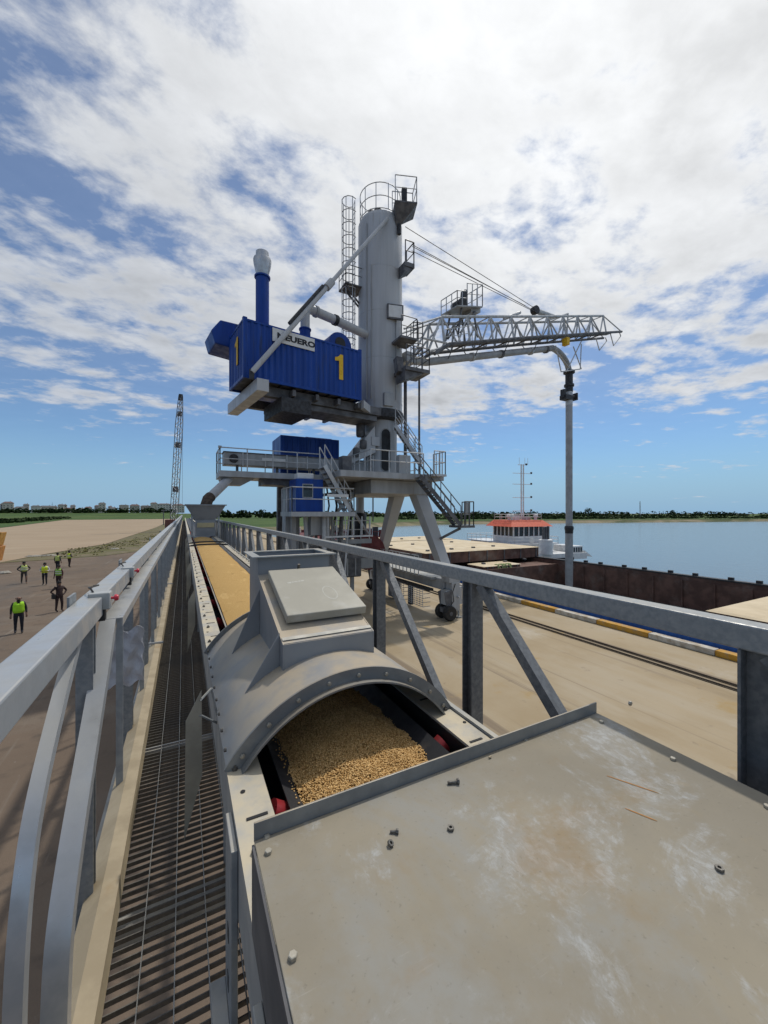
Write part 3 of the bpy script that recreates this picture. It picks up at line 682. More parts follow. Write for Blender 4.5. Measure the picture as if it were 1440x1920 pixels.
MB().box((PX1+.0005,-1.2,zh(PH+.22)),(PX1+.0065,PY1-.01,zh(PH+.004))).build('side_skirt', M_cdark, cov)
MB().box((PX0-.045,.60,zh(PH+.226)),(PX0-.007,.66,zh(PH+.16))).build('skirt_cleat', M_toe, cov)
def on_plate(px, py): p = at(px, py, Z=zh(PH)); return (p.x, p.y, p.z + .0005)
hexb = None
for px, py in ((503,1600),(549,1797),(1128,1355),(1262,1425),(1439,1515)):
    if hexb is None:
        hexb = MB().lathe((0,0,0),[(.0085,0),(.0085,.007),(.007,.008)],6).build('plate_bolt', M_boltl, cov); hexb.location = on_plate(px, py)
    else: share(hexb, cov, on_plate(px, py))
for px, py in ((500,1570),(985,1390),(1180,1318)):
    p = at(px, py, Y=PY1-.0045); share(hb, cov, (p.x, p.y, p.z)); 
# rust streaks on the plate (flat stains)
M_stain = mat('rust stain', (.42,.17,.03), (.36,.20,.07), .8, 0, 60)
for (xa, ya), (xb, yb) in (((1138,1455),(1236,1488)), ((1172,1516),(1232,1540))):
    a, c_ = Vector(on_plate(xa,ya)), Vector(on_plate(xb,yb)); dvec = (c_-a); nv = Vector((-dvec.y,dvec.x,0)).normalized()
    mb = MB(); k = 10
    for i in range(k+1):
        q = a + dvec*i/k; ww = .0022*(math.sin(math.pi*(i+.4)/(k+.8))**.5) + .0004*rnd.random()
        mb.v += [tuple(q+nv*ww+Vector((0,0,.0006))), tuple(q-nv*ww*.9+Vector((0,0,.0006)))]
    for i in range(k): mb.f.append((2*i,2*i+1,2*i+3,2*i+2))
    mb.build('rust_streak', M_stain, cov)
# loose fasteners lying on the plate
def loose_bolt(px, py, ang, Lb, rb, label):
    t = thing('loose_bolt', label, 'bolt', None, on_plate(px, py), ang)
    MB().tube((0,0,rb*1.55),(Lb,0,rb),rb,10).build('shank', M_bolt, t, smooth=True)
    MB().lathe((0,0,rb*1.6),[(rb*1.75,-.0045),(rb*1.8,0),(rb*1.6,.002)],6,axis='x').build('head', M_bolt, t)
loose_bolt(858,1470,R(158),.030,.0048,'longest dark loose bolt lying just behind the cover plate lip')
loose_bolt(744,1563,R(150),.017,.0034,'small dark loose bolt lying next to a tilted nut on the plate')
def loose_nut(px, py, r, label, tilt=0, name='loose_nut', cat='nut'):
    mb = MB(); nn_ = 6
    for rr3, zz in ((r,0),(r,r*.8),(r*.5,r*.8),(r*.5,0)):
        for j in range(nn_): t = 2*math.pi*j/nn_; mb.v.append((rr3*math.cos(t), rr3*math.sin(t), zz))
    for a in range(4):
        for j in range(nn_): b2 = (a+1)%4; mb.f.append((a*nn_+j, a*nn_+(j+1)%nn_, b2*nn_+(j+1)%nn_, b2*nn_+j))
    o = mb.build(name, M_bolt, None); o.location = on_plate(px, py); o.rotation_euler = (tilt, tilt*.6, rnd.random()); tag(o, label, cat)
    if tilt: o.location.z += r*.4
    return o
loose_nut(845,1556,.0090,'hexagonal nut lying flat in the middle of the cover plate')
loose_nut(731,1586,.0082,'tilted dark nut lying in front of the small loose bolt',.5)
loose_nut(1349,1632,.0088,'pale flat nut lying alone at the right of the cover plate')
MB().tube((0,0,.004),(.011,.002,.004),.003,6).build('loose_pin', M_toe).location = on_plate(917,1423)
tag(bpy.data.objects['loose_pin'], 'tiny brown pin lying by the plate lip', 'pin')

# ================================================================== emergency pull switches on the left rail
def pull_switch(y, label, sc=1.0):
    t = thing('pull_cord_switch', label, 'switch', 'emergency pull switches on the rail', (-.325, y, zh(.425)))
    MB().box((-.045*sc,-.03*sc,.0),(.035*sc,.03*sc,.075*sc)).build('switch_box', mat('switch grey',(.42,.43,.42),(.36,.37,.36),.5), t, bevel=.005)
    MB().lathe((.036*sc,0,.045*sc),[(.006,0),(.006,.012),(.014,.012),(.015,.02),(.011,.027)],12,axis='x').build('red_knob', mat('knob red',(.55,.04,.07),(.48,.03,.05),.35), t, smooth=True)
    MB().box((-.02,-.02,-.05),(.015,.02,-.001)).build('mounting_foot', M_dark, t)
    MB().path([(-.03,.0,.0755),(-.045,.03,.09),(-.06,.08,.085),(-.03,.12,.088),(-.055,.16,.08)],.004,5).build('cable', M_black, t)
pull_switch(2.10,'grey emergency switch box with red knob on the near end of the left rail')
pull_switch(3.05,'second emergency switch along the left rail, farther from the camera',.9)
# white plastic sheet caught in the railing
mb = MB(); nx_, nz_ = 14, 16
for j in range(nz_+1):
    for i in range(nx_+1):
        x = -.475 + .235*i/nx_ + .006*math.sin(j*1.3); z = zh(.76 + .36*j/nz_ + .02*math.sin(i*.9))
        mb.v.append((x, 3.02 + .010*math.sin(i*.9+j*.4) + .005*math.sin(j*1.3-i), z))
for j in range(nz_):
    for i in range(nx_): a = j*(nx_+1)+i; mb.f.append((a,a+1,a+nx_+2,a+nx_+1))
o = mb.build('plastic_sheet', mat('crumpled white plastic',(.50,.50,.52),(.42,.42,.45),.6,0,9,bump=.3,bscale=14)); o.modifiers.new('thick','SOLIDIFY').thickness = .002
tag(o, 'crumpled white plastic sheet tied inside the left railing', 'plastic sheet')

# ================================================================== ship unloader crane
OX, OY, TH = 10.6, 21.0, R(8)                    # slewing centre and slew angle
cT, sT = math.cos(TH), math.sin(TH)
UM = Matrix.Translation((OX, OY, 0)) @ Matrix.Rotation(TH, 4, 'Z')
def U(p, q, z): return Vector((OX + p*cT - q*sT, OY + p*sT + q*cT, z))
def uq(px, py, q):
    """(p, z) in the slewed frame for a place in the photograph lying in the plane q"""
    u, v = (px-720)/725, (962-py)/725; dx, dy = sY + cY*u, cY - sY*u
    d = (q - OX*sT + OY*cT) / (-dx*sT + dy*cT); X, Y = d*dx, d*dy
    return ((X-OX)*cT + (Y-OY)*sT, HC + d*v)
def UQ(px, py, q): p, z = uq(px, py, q); return U(p, q, z)
crane = thing('ship_unloader', 'tall white column ship unloader with blue machinery container and lattice boom over the barge', 'ship unloader')
def railing(mb, pts, h=1.1, r=.026, sp=1.15, mid=True, n=5):
    pts = [Vector(p) for p in pts]; up = Vector((0,0,h))
    for a, b in zip(pts, pts[1:]):
        mb.tube(a+up, b+up, r, n)
        if mid: mb.tube(a+up*.52, b+up*.52, r*.8, n)
        k = max(1, int((b-a).length/sp + .5))
        for i in range(k+1): q = a + (b-a)*i/k; mb.tube(q, q+up, r, n)
    return mb
def cage(mb, c, z0, z1, rad, open_dir, step=.75):
    """caged ladder standing at c; open_dir points to the structure"""
    c = Vector(c); o = Vector(open_dir).normalized(); s_ = Vector((-o.y, o.x, 0))
    for k in (-1, 1): mb.tube(c + o*.28 + s_*k*.22 + Vector((0,0,z0)), c + o*.28 + s_*k*.22 + Vector((0,0,z1)), .028, 5)
    z = z0
    while z < z1: mb.tube(c + o*.28 - s_*.22 + Vector((0,0,z)), c + o*.28 + s_*.22 + Vector((0,0,z)), .013, 4); z += .30
    z = z0 + .5
    while z < z1 + .05:
        prev = None
        for k in range(9):
            t = R(45) + R(270)*k/8; q = c + (o*math.cos(t) + s_*math.sin(t))*rad + Vector((0,0,z))
            if prev is not None: mb.tube(prev, q, .03, 4)
            prev = q
        z += step
    for k in (1, 2.5, 4, 5.5, 7):
        t = R(45) + R(270)*k/8; q = c + (o*math.cos(t) + s_*math.sin(t))*rad
        mb.tube(q + Vector((0,0,z0+.5)), q + Vector((0,0,z1)), .026, 4)
    return mb
# --- columns
MB().lathe((OX,OY,0),[(1.28,11.62),(1.33,11.66),(1.33,12.1),(1.342,12.1),(1.342,12.16),(1.33,12.16),(1.33,19.9),(1.338,19.9),(1.338,19.95),(1.33,19.95),(1.33,22.85),(1.22,23.12),(1.0,23.28)],48).build('upper_column', M_white, crane, smooth=True)
MB().lathe((OX,OY,0),[(1.15,11.05),(1.40,11.15),(1.43,11.45),(1.40,11.60),(1.15,11.62)],40).build('slewing_ring', M_dark, crane, smooth=True)
MB().lathe((OX,OY,0),[(1.02,7.72),(1.02,11.06)],40).build('lower_column', M_white, crane, smooth=True)
dirc = Vector((-OX, -OY, 0)).normalized(); dside = Vector((-dirc.y, dirc.x, 0))
# oval doorway cut dark into the lower column, slightly to the right
def door_panel(ang, rad, w, z0, z1, t):
    d0 = Matrix.Rotation(ang, 3, 'Z') @ dirc; s0 = Vector((-d0.y, d0.x, 0)); ol = []
    for k in range(9): a = math.pi*k/8; ol.append((w/2*math.cos(a), z1 - w/2 + w/2*math.sin(a)))
    for k in range(9): a = math.pi + math.pi*k/8; ol.append((w/2*math.cos(a), z0 + w/2 + w/2*math.sin(a)))
    n_ = len(ol); c0 = Vector((OX,OY,0)); pts = []
    for e in (0, t): pts += [c0 + d0*(math.sqrt(max(rad*rad-x*x,0)) + e) + s0*x + Vector((0,0,z)) for x, z in ol]
    return MB().poly(pts, [tuple(range(n_)), tuple(reversed(range(n_,2*n_)))] + [(i,(i+1)%n_,n_+(i+1)%n_,n_+i) for i in range(n_)])
door_panel(R(19), 1.015, .66, 8.0, 10.55, .035).build('doorway_frame', M_crane, crane)
door_panel(R(19), 1.015, .54, 8.06, 10.49, .045).build('doorway', M_black, crane)
MB().box((-.25,-.1,0),(.25,.1,.5)).xf(Matrix.Translation(at(703,836,Y=20.0))).build('switch_cabinet', M_white, crane)
# sloping transfer housing on the left of the lower column
qa, qb, qc, qd = at(698,800,Y=20.3), at(700,850,Y=20.3), at(652,872,Y=20.3), at(655,856,Y=20.3)
n4 = [qa, qb, qc, qd]; MB().poly([(p_.x,19.95,p_.z) for p_ in n4]+[(p_.x,20.9,p_.z) for p_ in n4],[(0,1,2,3),(7,6,5,4),(0,4,5,1),(1,5,6,2),(2,6,7,3),(3,7,4,0)]).build('transfer_housing', M_white, crane, bevel=.04)
for px_, py_ in ((668,848),(681,833)): p_ = at(px_,py_,Y=19.9); MB().lathe((p_.x,p_.y,p_.z),[(.16,-.25),(.20,-.2),(.20,.2),(.10,.26)],12).build('gear_motor', M_cdark, crane, smooth=True)
c = at(676,800,Y=20.6); MB().lathe((c.x,c.y,c.z-.6),[(.22,0),(.26,.1),(.26,.7),(.18,.8),(.14,1.5)],14).build('drive_motor', M_cdark, crane, smooth=True)
# column lamp panel
c = at(741,585,d=22.3); fr = Matrix.Translation(c) @ Matrix.Rotation(R(-14),4,'Z')
MB().box((-.48,-.06,-.42),(.48,.10,.42)).build('flood_light_frame', M_cdark, crane, M=fr)
MB().box((-.40,-.075,-.34),(.40,-.0605,.34)).build('flood_light_glass', M_signw, crane, M=fr)

# --- machinery container (corrugated)
CP0, CP1, CQ0, CQ1, CZ0, CZ1 = -8.69, -2.63, -2.08, .36, 11.52, 14.11
ctn = bpy.data.objects.new('machinery_container', None); C.objects.link(ctn); ctn.parent = crane
def corr(L_, pitch=.275, dep=.036):
    pts = []; x = .09
    while x < L_ - .09:
        for fx, fd in ((0,0),(.26,0),(.5,1),(.76,1)):
            if x + fx*pitch < L_-.09: pts.append((x + fx*pitch, dep*fd))
        x += pitch
    pts.append((L_-.09, 0)); return pts
def corr_wall(L_, z0, z1, fn):
    pr = corr(L_); n_ = len(pr); mb = MB()
    mb.v = [tuple(fn(a, d, z0)) for a, d in pr] + [tuple(fn(a, d, z1)) for a, d in pr]
    mb.f = [(i, i+1, n_+i+1, n_+i) for i in range(n_-1)]
    return mb
LC, WC = CP1-CP0, CQ1-CQ0
corr_wall(LC, CZ0+.12, CZ1-.08, lambda a, d, z: U(CP0+a, CQ0+.015+d, z)).build('side_wall', M_blue, ctn)
corr_wall(LC, CZ0+.12, CZ1-.08, lambda a, d, z: U(CP0+a, CQ1-.015-d, z)).build('side_wall', M_blue, ctn)
corr_wall(WC, CZ0+.12, CZ1-.08, lambda a, d, z: U(CP0+.015+d, CQ0+a, z)).build('end_wall', M_blue, ctn)
corr_wall(WC, CZ0+.12, CZ1-.08, lambda a, d, z: U(CP1-.015-d, CQ0+a, z)).build('end_wall', M_blue, ctn)
for p in (CP0, CP1-.09):
    for q in (CQ0, CQ1-.09): MB().box((p,q,CZ0),(p+.09,q+.09,CZ1)).build('corner_post', M_blue, ctn, M=UM)
for z0, z1 in ((CZ0+.002, CZ0+.13), (CZ1-.09, CZ1-.002)):
    for q in (CQ0+.004, CQ1-.094): MB().box((CP0+.0905,q,z0),(CP1-.0905,q+.09,z1)).build('long_rail', M_blue, ctn, M=UM)
    for p in (CP0+.004, CP1-.094): MB().box((p,CQ0+.0905,z0),(p+.09,CQ1-.0905,z1)).build('end_rail', M_blue, ctn, M=UM)
MB().box((CP0+.05,CQ0+.06,CZ1-.06),(CP1-.05,CQ1-.06,CZ1-.012)).build('roof', M_blue, ctn, M=UM)
MB().box((CP0+.1,CQ0+.1,CZ0+.09),(CP1-.1,CQ1-.1,CZ0+.125)).build('floor', M_cdark, ctn, M=UM)
for i in range(9):
    p = CP0 + .55 + i*.62; MB().box((p,CQ0+.1,CZ0-.02),(p+.06,CQ1-.1,CZ0+.088)).build('floor_bearer', M_dark, ctn, M=UM)
for p in (CP0, CP1-.17):
    for q in (CQ0, CQ1-.16): MB().box((p-.004,q-.004,CZ1+.001),(p+.174,q+.164,CZ1+.06)).build('corner_casting', M_blue, ctn, M=UM)
# lettering and numbers
def text_mesh(body, size, depth, m, parent, M, bold=.0, name='lettering', sx=1.0):
    cu = bpy.data.curves.new(name, 'FONT'); cu.body = body; cu.size = size; cu.extrude = depth; cu.offset = bold; cu.align_x = 'CENTER'; cu.align_y = 'CENTER'; cu.resolution_u = 3
    t = bpy.data.objects.new(name, cu); C.objects.link(t)
    dg = bpy.context.evaluated_depsgraph_get(); me = bpy.data.meshes.new_from_object(t.evaluated_get(dg))
    bpy.data.objects.remove(t); me.transform(M @ Matrix.Diagonal((sx,1,1,1))); me.materials.clear(); me.materials.append(m)
    o = bpy.data.objects.new(name, me); C.objects.link(o); o.parent = parent; return o
def wall_frame(p, q, z, face):
    """text frame on the near long side ('near') or the left end ('left')"""
    if face == 'near': L3 = Matrix(((1,0,0,p),(0,0,-1,q),(0,1,0,z),(0,0,0,1)))
    else: L3 = Matrix(((0,0,-1,p),(-1,0,0,q),(0,1,0,z),(0,0,0,1)))
    return UM @ L3
pa, za = uq(511,638,CQ0-.03); pb, zb = uq(590,638,CQ0-.03)
zt_ = uq(590,636,CQ0-.03)[1]; zb_ = uq(590,659,CQ0-.03)[1]
pc = (pa+pb)/2; zc_ = (zt_+zb_)/2 
MB().box((pa,CQ0-.03,zc_-.30),(pb,CQ0-.004,zc_+.30)).build('name_board', M_signw, ctn, M=UM)
text_mesh('NEUERO', .36, .004, M_black, ctn, wall_frame(pc+.12, CQ0-.036, zc_-.02, 'near'), .016, 'name_lettering', 1.35)
p1, z1a = uq(637,664,CQ0-.03); z1b = uq(637,711,CQ0-.03)[1]
def numeral_one(M, hgt, name='number_one'):
    k = hgt; pl = [(-.02,0),(.16,0),(.16,1.0),(.03,1.0),(-.02,.93),(-.10,.875),(-.20,.85),(-.20,.71),(-.02,.74)]
    pl = [(x*k, (y-.5)*k) for x, y in pl]; n_ = len(pl)
    mb = MB().poly([(x,y,0) for x,y in pl]+[(x,y,.02) for x,y in pl], [tuple(range(n_)), tuple(reversed(range(n_,2*n_)))]+[(i,(i+1)%n_,n_+(i+1)%n_,n_+i) for i in range(n_)])
    return mb.build(name, M_yel, ctn, M=M)
numeral_one(wall_frame(p1, CQ0-.004, (z1a+z1b)/2, 'near'), z1a-z1b)
numeral_one(wall_frame(CP0-.004, -1.05, 12.95, 'left'), 1.25)
# blue exhaust stack with silver cone
p, z = uq(492,522,-1.0); pb2 = p
stk = MB().lathe(U(p,-1.0,0),[(.31,CZ1-.05),(.31,z),(.37,z),(.37,z+.07),(.31,z+.07)],20).build('exhaust_stack', M_blue, ctn, smooth=True)
z2 = uq(492,486,-1.0)[1]; z3 = uq(492,474,-1.0)[1]
M_silver = mat('silver stack', (.55,.56,.57), (.46,.47,.48), .35, .5, 4)
MB().lathe(U(p,-1.0,0),[(.27,z+.071),(.30,z+.2),(.40,z2-.28),(.42,z2-.1),(.40,z2),(.31,z2+.02),(.30,z3),(.26,z3)],20).build('stack_cone', M_silver, stk, smooth=True)
# suction pipe: blue stub, white riser, elbow, run to the column
p, z = uq(572,575,-1.0)
MB().lathe(U(p,-1.0,0),[(.27,CZ1-.05),(.27,CZ1+.75),(.31,CZ1+.76),(.31,CZ1+.82),(.25,CZ1+.83)],18).build('pipe_stub', M_blue, ctn, smooth=True)
zz = z - .05
el = [U(p,-1.0,CZ1+.8), U(p,-1.0,zz-.35)] + [U(p+.35-.35*math.cos(t), -1.0, zz-.35+.35*math.sin(t)) for t in (R(22),R(45),R(67),R(90))] + [U(p+1.6,-.8,zz), U(-1.15,-.35,zz-.05)]
MB().pipe(el, .235, 18).build('suction_pipe', M_white, crane, smooth=True)
c0, c1 = U(p+.55,-.97,zz), U(p+.68,-.95,zz); MB().tube(c0,c1,.29,18).build('pipe_flange', M_crane, crane, smooth=True)
c0, c1 = U(p+1.75,-.78,zz-.005), U(p+1.95,-.75,zz-.005); MB().tube(c0,c1,.28,18).build('pipe_flange', M_dark, crane, smooth=True)
# blue round fan housing on the container roof
p, z = uq(632,640,-1.4); zc2 = CZ1 + .18; ol = [(-.72,CZ1)] + [(.66*math.cos(t), zc2+.62*math.sin(t)) for t in [math.pi - math.pi*k/14 for k in range(15)]] + [(.72,CZ1)]
il = [(.30*math.cos(t), zc2+.08+.30*math.sin(t)) for t in [2*math.pi*k/18 for k in range(18)]]
n_ = len(ol); MB().poly([U(p+a,-1.75,z) for a,z in ol]+[U(p+a,-.9,z) for a,z in ol], [tuple(range(n_)), tuple(reversed(range(n_,2*n_)))]+[(i,(i+1)%n_,n_+(i+1)%n_,n_+i) for i in range(n_)]).build('fan_housing', M_blue, ctn)
n_ = len(il); MB().poly([U(p+a,-1.765,z) for a,z in il]+[U(p+a,-1.751,z) for a,z in il], [tuple(range(n_)), tuple(reversed(range(n_,2*n_)))]+[(i,(i+1)%n_,n_+(i+1)%n_,n_+i) for i in range(n_)]).build('fan_inlet', M_black, ctn)
# intake box on the far side, sticking out at the end
MB().poly([U(a,q,z) for q in (.7,2.4) for a, z in ((-9.25,13.85),(-9.42,14.45),(-9.0,15.05),(-7.2,15.1),(-7.0,13.7))],
          [(0,1,2,3,4),(9,8,7,6,5),(0,5,6,1),(1,6,7,2),(2,7,8,3),(3,8,9,4),(4,9,5,0)]).build('intake_box', M_blue, crane, bevel=.05)
MB().box((-7.6,.45,11.9),(-3.2,2.5,13.58)).build('filter_housing', M_blue, crane, M=UM)
# carrying frame under the container
MB().box((-8.25,-2.58,10.90),(-7.72,2.5,11.44)).build('cross_beam', M_white, crane, bevel=.02, M=UM)
for q in (-1.55, .95): MB().box((-7.7,q,11.05),(-1.0,q+.35,11.49)).build('jib_beam', M_cdark, crane, M=UM)
for p in (-6.4,-5.2,-4.0,-2.8): MB().box((p,-2.0,11.12),(p+.16,2.2,11.40)).build('frame_tie', M_cdark, crane, M=UM)
MB().box((-6.9,-1.9,10.35),(-5.4,.6,11.04)).build('hose_tray', M_dark, crane, M=UM)
MB().box((-5.38,-1.4,10.75),(-1.2,.2,11.02)).build('service_floor', M_cdark, crane, M=UM)
MB().hexa([U(-2.6,-2.25,11.1),U(-1.3,-1.2,11.1),U(-1.3,-.9,11.1),U(-2.6,-1.9,11.1),U(-2.6,-2.25,11.5),U(-1.3,-1.2,11.5),U(-1.3,-.9,11.5),U(-2.6,-1.9,11.5)]).build('knee_bracket', M_white, crane)
# stays from the column head to the cross beam
a = UQ(472,698,-2.45); b_ = U(-.45,-1.38,22.45); m_ = a + (b_-a)*.50
MB().tube(a, m_, .115, 12).build('stay_rod', M_white, crane, smooth=True); MB().tube(m_, b_, .10, 12).build('stay_rod', M_white, crane, smooth=True)
MB().tube(m_ - (b_-a).normalized()*.28, m_ + (b_-a).normalized()*.28, .19, 10).build('stay_joint', M_crane, crane)
MB().box((a.x-.1,a.y-.07,11.35),(a.x+.1,a.y+.07,a.z+.12)).build('stay_lug', M_dark, crane)
MB().path([a + (b_-a)*.24 + Vector((-.13,-.03,.11)), a + (b_-a)*.47 + Vector((-.13,-.03,.11))],.085,8).build('damper', M_dark, crane)

# --- ladders and platforms on the column
mb = MB(); lc = at(655,500,d=22.9); odir = Vector((OX-lc.x, OY-lc.y, 0))
zlo = at(655,655,d=22.9).z; zhi = at(655,379,d=22.9).z
cage(mb, (lc.x, lc.y, 0), zlo, zhi, .44, odir); mb.build('caged_ladder', M_lat, crane)
mb = MB(); zp = at(655,540,d=22.9).z; mb.box((lc.x-.45,lc.y-.5,zp-.06),(lc.x+.75,lc.y+.6,zp)); mb.beam((lc.x-.4,lc.y,zp-.1),(lc.x+.85,lc.y+.2,zp-1.0),.08); mb.beam((lc.x-.4,lc.y-.4,zp-.1),(lc.x+.85,lc.y,zp-1.0),.08)
railing(mb, [(lc.x+.7,lc.y-.48,zp),(lc.x-.42,lc.y-.48,zp),(lc.x-.42,lc.y+.58,zp)],1.05); mb.build('ladder_landing', M_cdark, crane)
# head platform
mb = MB(); pr = None; ring_r = 1.22; zb = 23.2
for h in (0.02, .75, 1.5):
    pr = None
    for k in range(25):
        t = R(8) + R(12) + R(275)*k/24 + R(40); q = Vector((OX+ring_r*math.cos(t), OY+ring_r*math.sin(t), zb+h))
        if pr is not None: mb.tube(pr, q, .026, 5)
        pr = q
for k in range(9):
    t = R(60) + R(275)*k/8; q = Vector((OX+ring_r*math.cos(t), OY+ring_r*math.sin(t), zb)); mb.tube(q, q+Vector((0,0,1.5)), .026, 5)
mb.build('head_railing', M_lat, crane)
mb = MB(); mb.lathe((OX-.2,OY-.1,23.25),[(.30,0),(.32,.3),(.22,.42),(.25,.6),(.1,.7)],12); mb.lathe((OX-.75,OY-.3,23.1),[(.16,0),(.2,.25),(.12,.45)],10); mb.build('head_winch', M_dark, crane)
bk = at(758,382,d=22.6); bkf = Matrix.Translation((bk.x,bk.y,0)) @ Matrix.Rotation(R(-20),4,'Z')
mb = MB(); zf = at(758,392,d=22.6).z; mb.box((-.65,-.6,zf-.08),(.65,.6,zf))
mb.poly([(-.65,-.6,zf-.09),(.65,-.6,zf-.09),(.65,.6,zf-.09),(-.65,.6,zf-.09),(-.2,0,zf-.95),(-.5,0,zf-.95)],[(0,1,4,5),(1,2,4),(2,3,5,4),(3,0,5),(0,3,2,1)]).xf(bkf); mb.build('head_basket_floor', M_cdark, crane)
mb = MB(); railing(mb, [(-.62,-.57,zf),(.62,-.57,zf),(.62,.57,zf),(-.62,.57,zf)],1.45,.028); mb.xf(bkf); mb.build('head_basket_railing', M_lat, crane); MB().box((-.15,-.1,zf+.001),(.15,.15,zf+1.2)).build('head_motor', M_dark, crane, M=bkf); MB().tube((-.3,0,zf-.96),(-.3,0,zf-1.5),.12,8).build('head_pulley', M_dark, crane, M=bkf)
c = at(763,485,d=22.7); mb = MB(); mb.box((c.x-.4,c.y-.45,c.z-.75),(c.x+.25,c.y+.45,c.z-.5)); railing(mb, [(c.x-.35,c.y-.42,c.z-.5),(c.x+.22,c.y-.42,c.z-.5),(c.x+.22,c.y+.42,c.z-.5)],1.25,.035); mb.poly([(c.x-.4,c.y-.4,c.z-.76),(c.x+.2,c.y-.4,c.z-.76),(c.x-.4,c.y-.4,c.z-1.15),(c.x-.4,c.y+.4,c.z-.76),(c.x+.2,c.y+.4,c.z-.76),(c.x-.4,c.y+.4,c.z-1.15)],[(0,1,2),(5,4,3),(0,3,4,1),(1,4,5,2),(2,5,3,0)]); mb.build('sheave_landing', M_cdark, crane)

# --- boom root platforms, hanging stairs
mb = MB(); c = at(765,640,d=22.2)
mb.box((c.x-.75,c.y-.5,c.z-.1),(c.x+.35,c.y+.8,c.z+.02)); railing(mb, [(c.x-.7,c.y-.46,c.z),(c.x+.32,c.y-.46,c.z),(c.x+.32,c.y+.7,c.z)],1.15,.028)
cage(mb, (c.x+.65,c.y+.1,0), c.z-1.2, c.z+1.2, .38, (-1,.2,0), .6)
c2 = at(775,695,d=22.2); mb.box((c2.x-.85,c2.y-.6,c2.z-.25),(c2.x+.75,c2.y+.9,c2.z-.05)); railing(mb, [(c2.x-.8,c2.y-.56,c2.z-.05),(c2.x+.72,c2.y-.56,c2.z-.05),(c2.x+.72,c2.y+.85,c2.z-.05)],1.2,.03,.6)
mb.beam((c2.x-.7,c2.y,c2.z),(c2.x+.7,c2.y+.1,c2.z+1.5),.22,.08); mb.beam((c2.x-.9,c2.y,c2.z-.3),(c2.x-.9,c2.y+.2,c2.z+.6),.4)
mb.poly([(c2.x-.85,c2.y-.5,c2.z-.26),(c2.x+.4,c2.y-.5,c2.z-.26),(c2.x-.85,c2.y-.5,c2.z-.8),(c2.x-.85,c2.y+.5,c2.z-.26),(c2.x+.4,c2.y+.5,c2.z-.26),(c2.x-.85,c2.y+.5,c2.z-.8)],[(0,1,2),(5,4,3),(0,3,4,1),(1,4,5,2),(2,5,3,0)])
mb.build('boom_root_platform', M_cdark, crane)
for px, r_, ybot in ((760,.10,868),(786,.065,855)):
    a = at(px,706,Y=19.6); MB().tube((a.x,a.y,7.75),(a.x,a.y,a.z),r_,10).build('hanging_pipe', M_cdark, crane, smooth=True)

# --- lattice boom
boom = bpy.data.objects.new('lattice_boom', None); C.objects.link(boom); boom.parent = crane
bt = [uq(816,601,0), uq(905,600,0), uq(1000,599,0), uq(1119,597,0)]
bl = [uq(797,672,0), uq(825,654,0), uq(982,640,0), uq(1148,628,0)]
def lerp_line(tab, p):
    for (p0, z0), (p1, z1) in zip(tab, tab[1:]):
        if p <= p1: return z0 + (z1-z0)*(p-p0)/(p1-p0)
    (p0,z0),(p1,z1) = tab[-2:]; return z0 + (z1-z0)*(p-p0)/(p1-p0)
pT0, pT1, pB0, pB1 = bt[0][0], bt[-1][0], bl[0][0], bl[-1][0]
for s in (-1, 1):
    MB().path([U(p, s*.62, z) for p, z in bt], .105, 8).build('upper_chord', M_lat, boom)
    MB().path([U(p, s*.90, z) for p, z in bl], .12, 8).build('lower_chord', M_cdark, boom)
    MB().tube(U(pB0-.6,s*.9,bl[0][1]-.1), U(bt[0][0],s*.62,bt[0][1]), .075, 8).build('root_strut', M_lat, boom)
NB = 9
for i in range(NB+1):
    p = pT0 + (pT1-pT0)*i/NB
    for s in (-1, 1):
        zt, zb = lerp_line(bt, p), lerp_line(bl, p)
        MB().tube(U(p,s*.62,zt), U(p,s*.90,zb), .075, 6).build('lattice_post', M_lat, boom)
        if i < NB:
            p2 = pT0 + (pT1-pT0)*(i+1)/NB; pm_ = (p+p2)/2
            MB().path([U(p,s*.62,zt), U(pm_,s*.90,lerp_line(bl,pm_)), U(p2,s*.62,lerp_line(bt,p2))], .065, 6).build('lattice_diagonal', M_lat, boom)
    MB().tube(U(p,-.62,lerp_line(bt,p)), U(p,.62,lerp_line(bt,p)), .045, 6).build('cross_tie', M_lat, boom)
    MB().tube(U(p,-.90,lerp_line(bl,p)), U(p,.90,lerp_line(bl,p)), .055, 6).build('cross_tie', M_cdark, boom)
    if i < NB:
        p2 = pT0 + (pT1-pT0)*(i+1)/NB
        MB().tube(U(p,-.90,lerp_line(bl,p)), U(p2,.90,lerp_line(bl,p2)), .045, 6).build('wind_brace', M_cdark, boom)
for s in (-1,1):
    MB().tube(U(pT1,s*.62,bt[-1][1]), U(pB1,s*.9,bl[-1][1]), .055, 6).build('tip_strut', M_lat, boom)
    MB().path([U(pB1-2.0,s*.7,lerp_line(bl,pB1-2)), U(pB1-1.3,s*.7,lerp_line(bl,pB1-2)-1.1), U(pB1+.3,s*.7,bl[-1][1]-.3), U(pB1,s*.7,bl[-1][1])], .05, 6).build('tip_bracket', M_lat, boom)
MB().box((pB0+1.0,-.55,-.02),(pB1-.4,.55,.02)).build('boom_walkway', M_cdark, boom)
wk = bpy.data.objects['boom_walkway']; wk.data.transform(Matrix.Identity(4))
mw = MB()
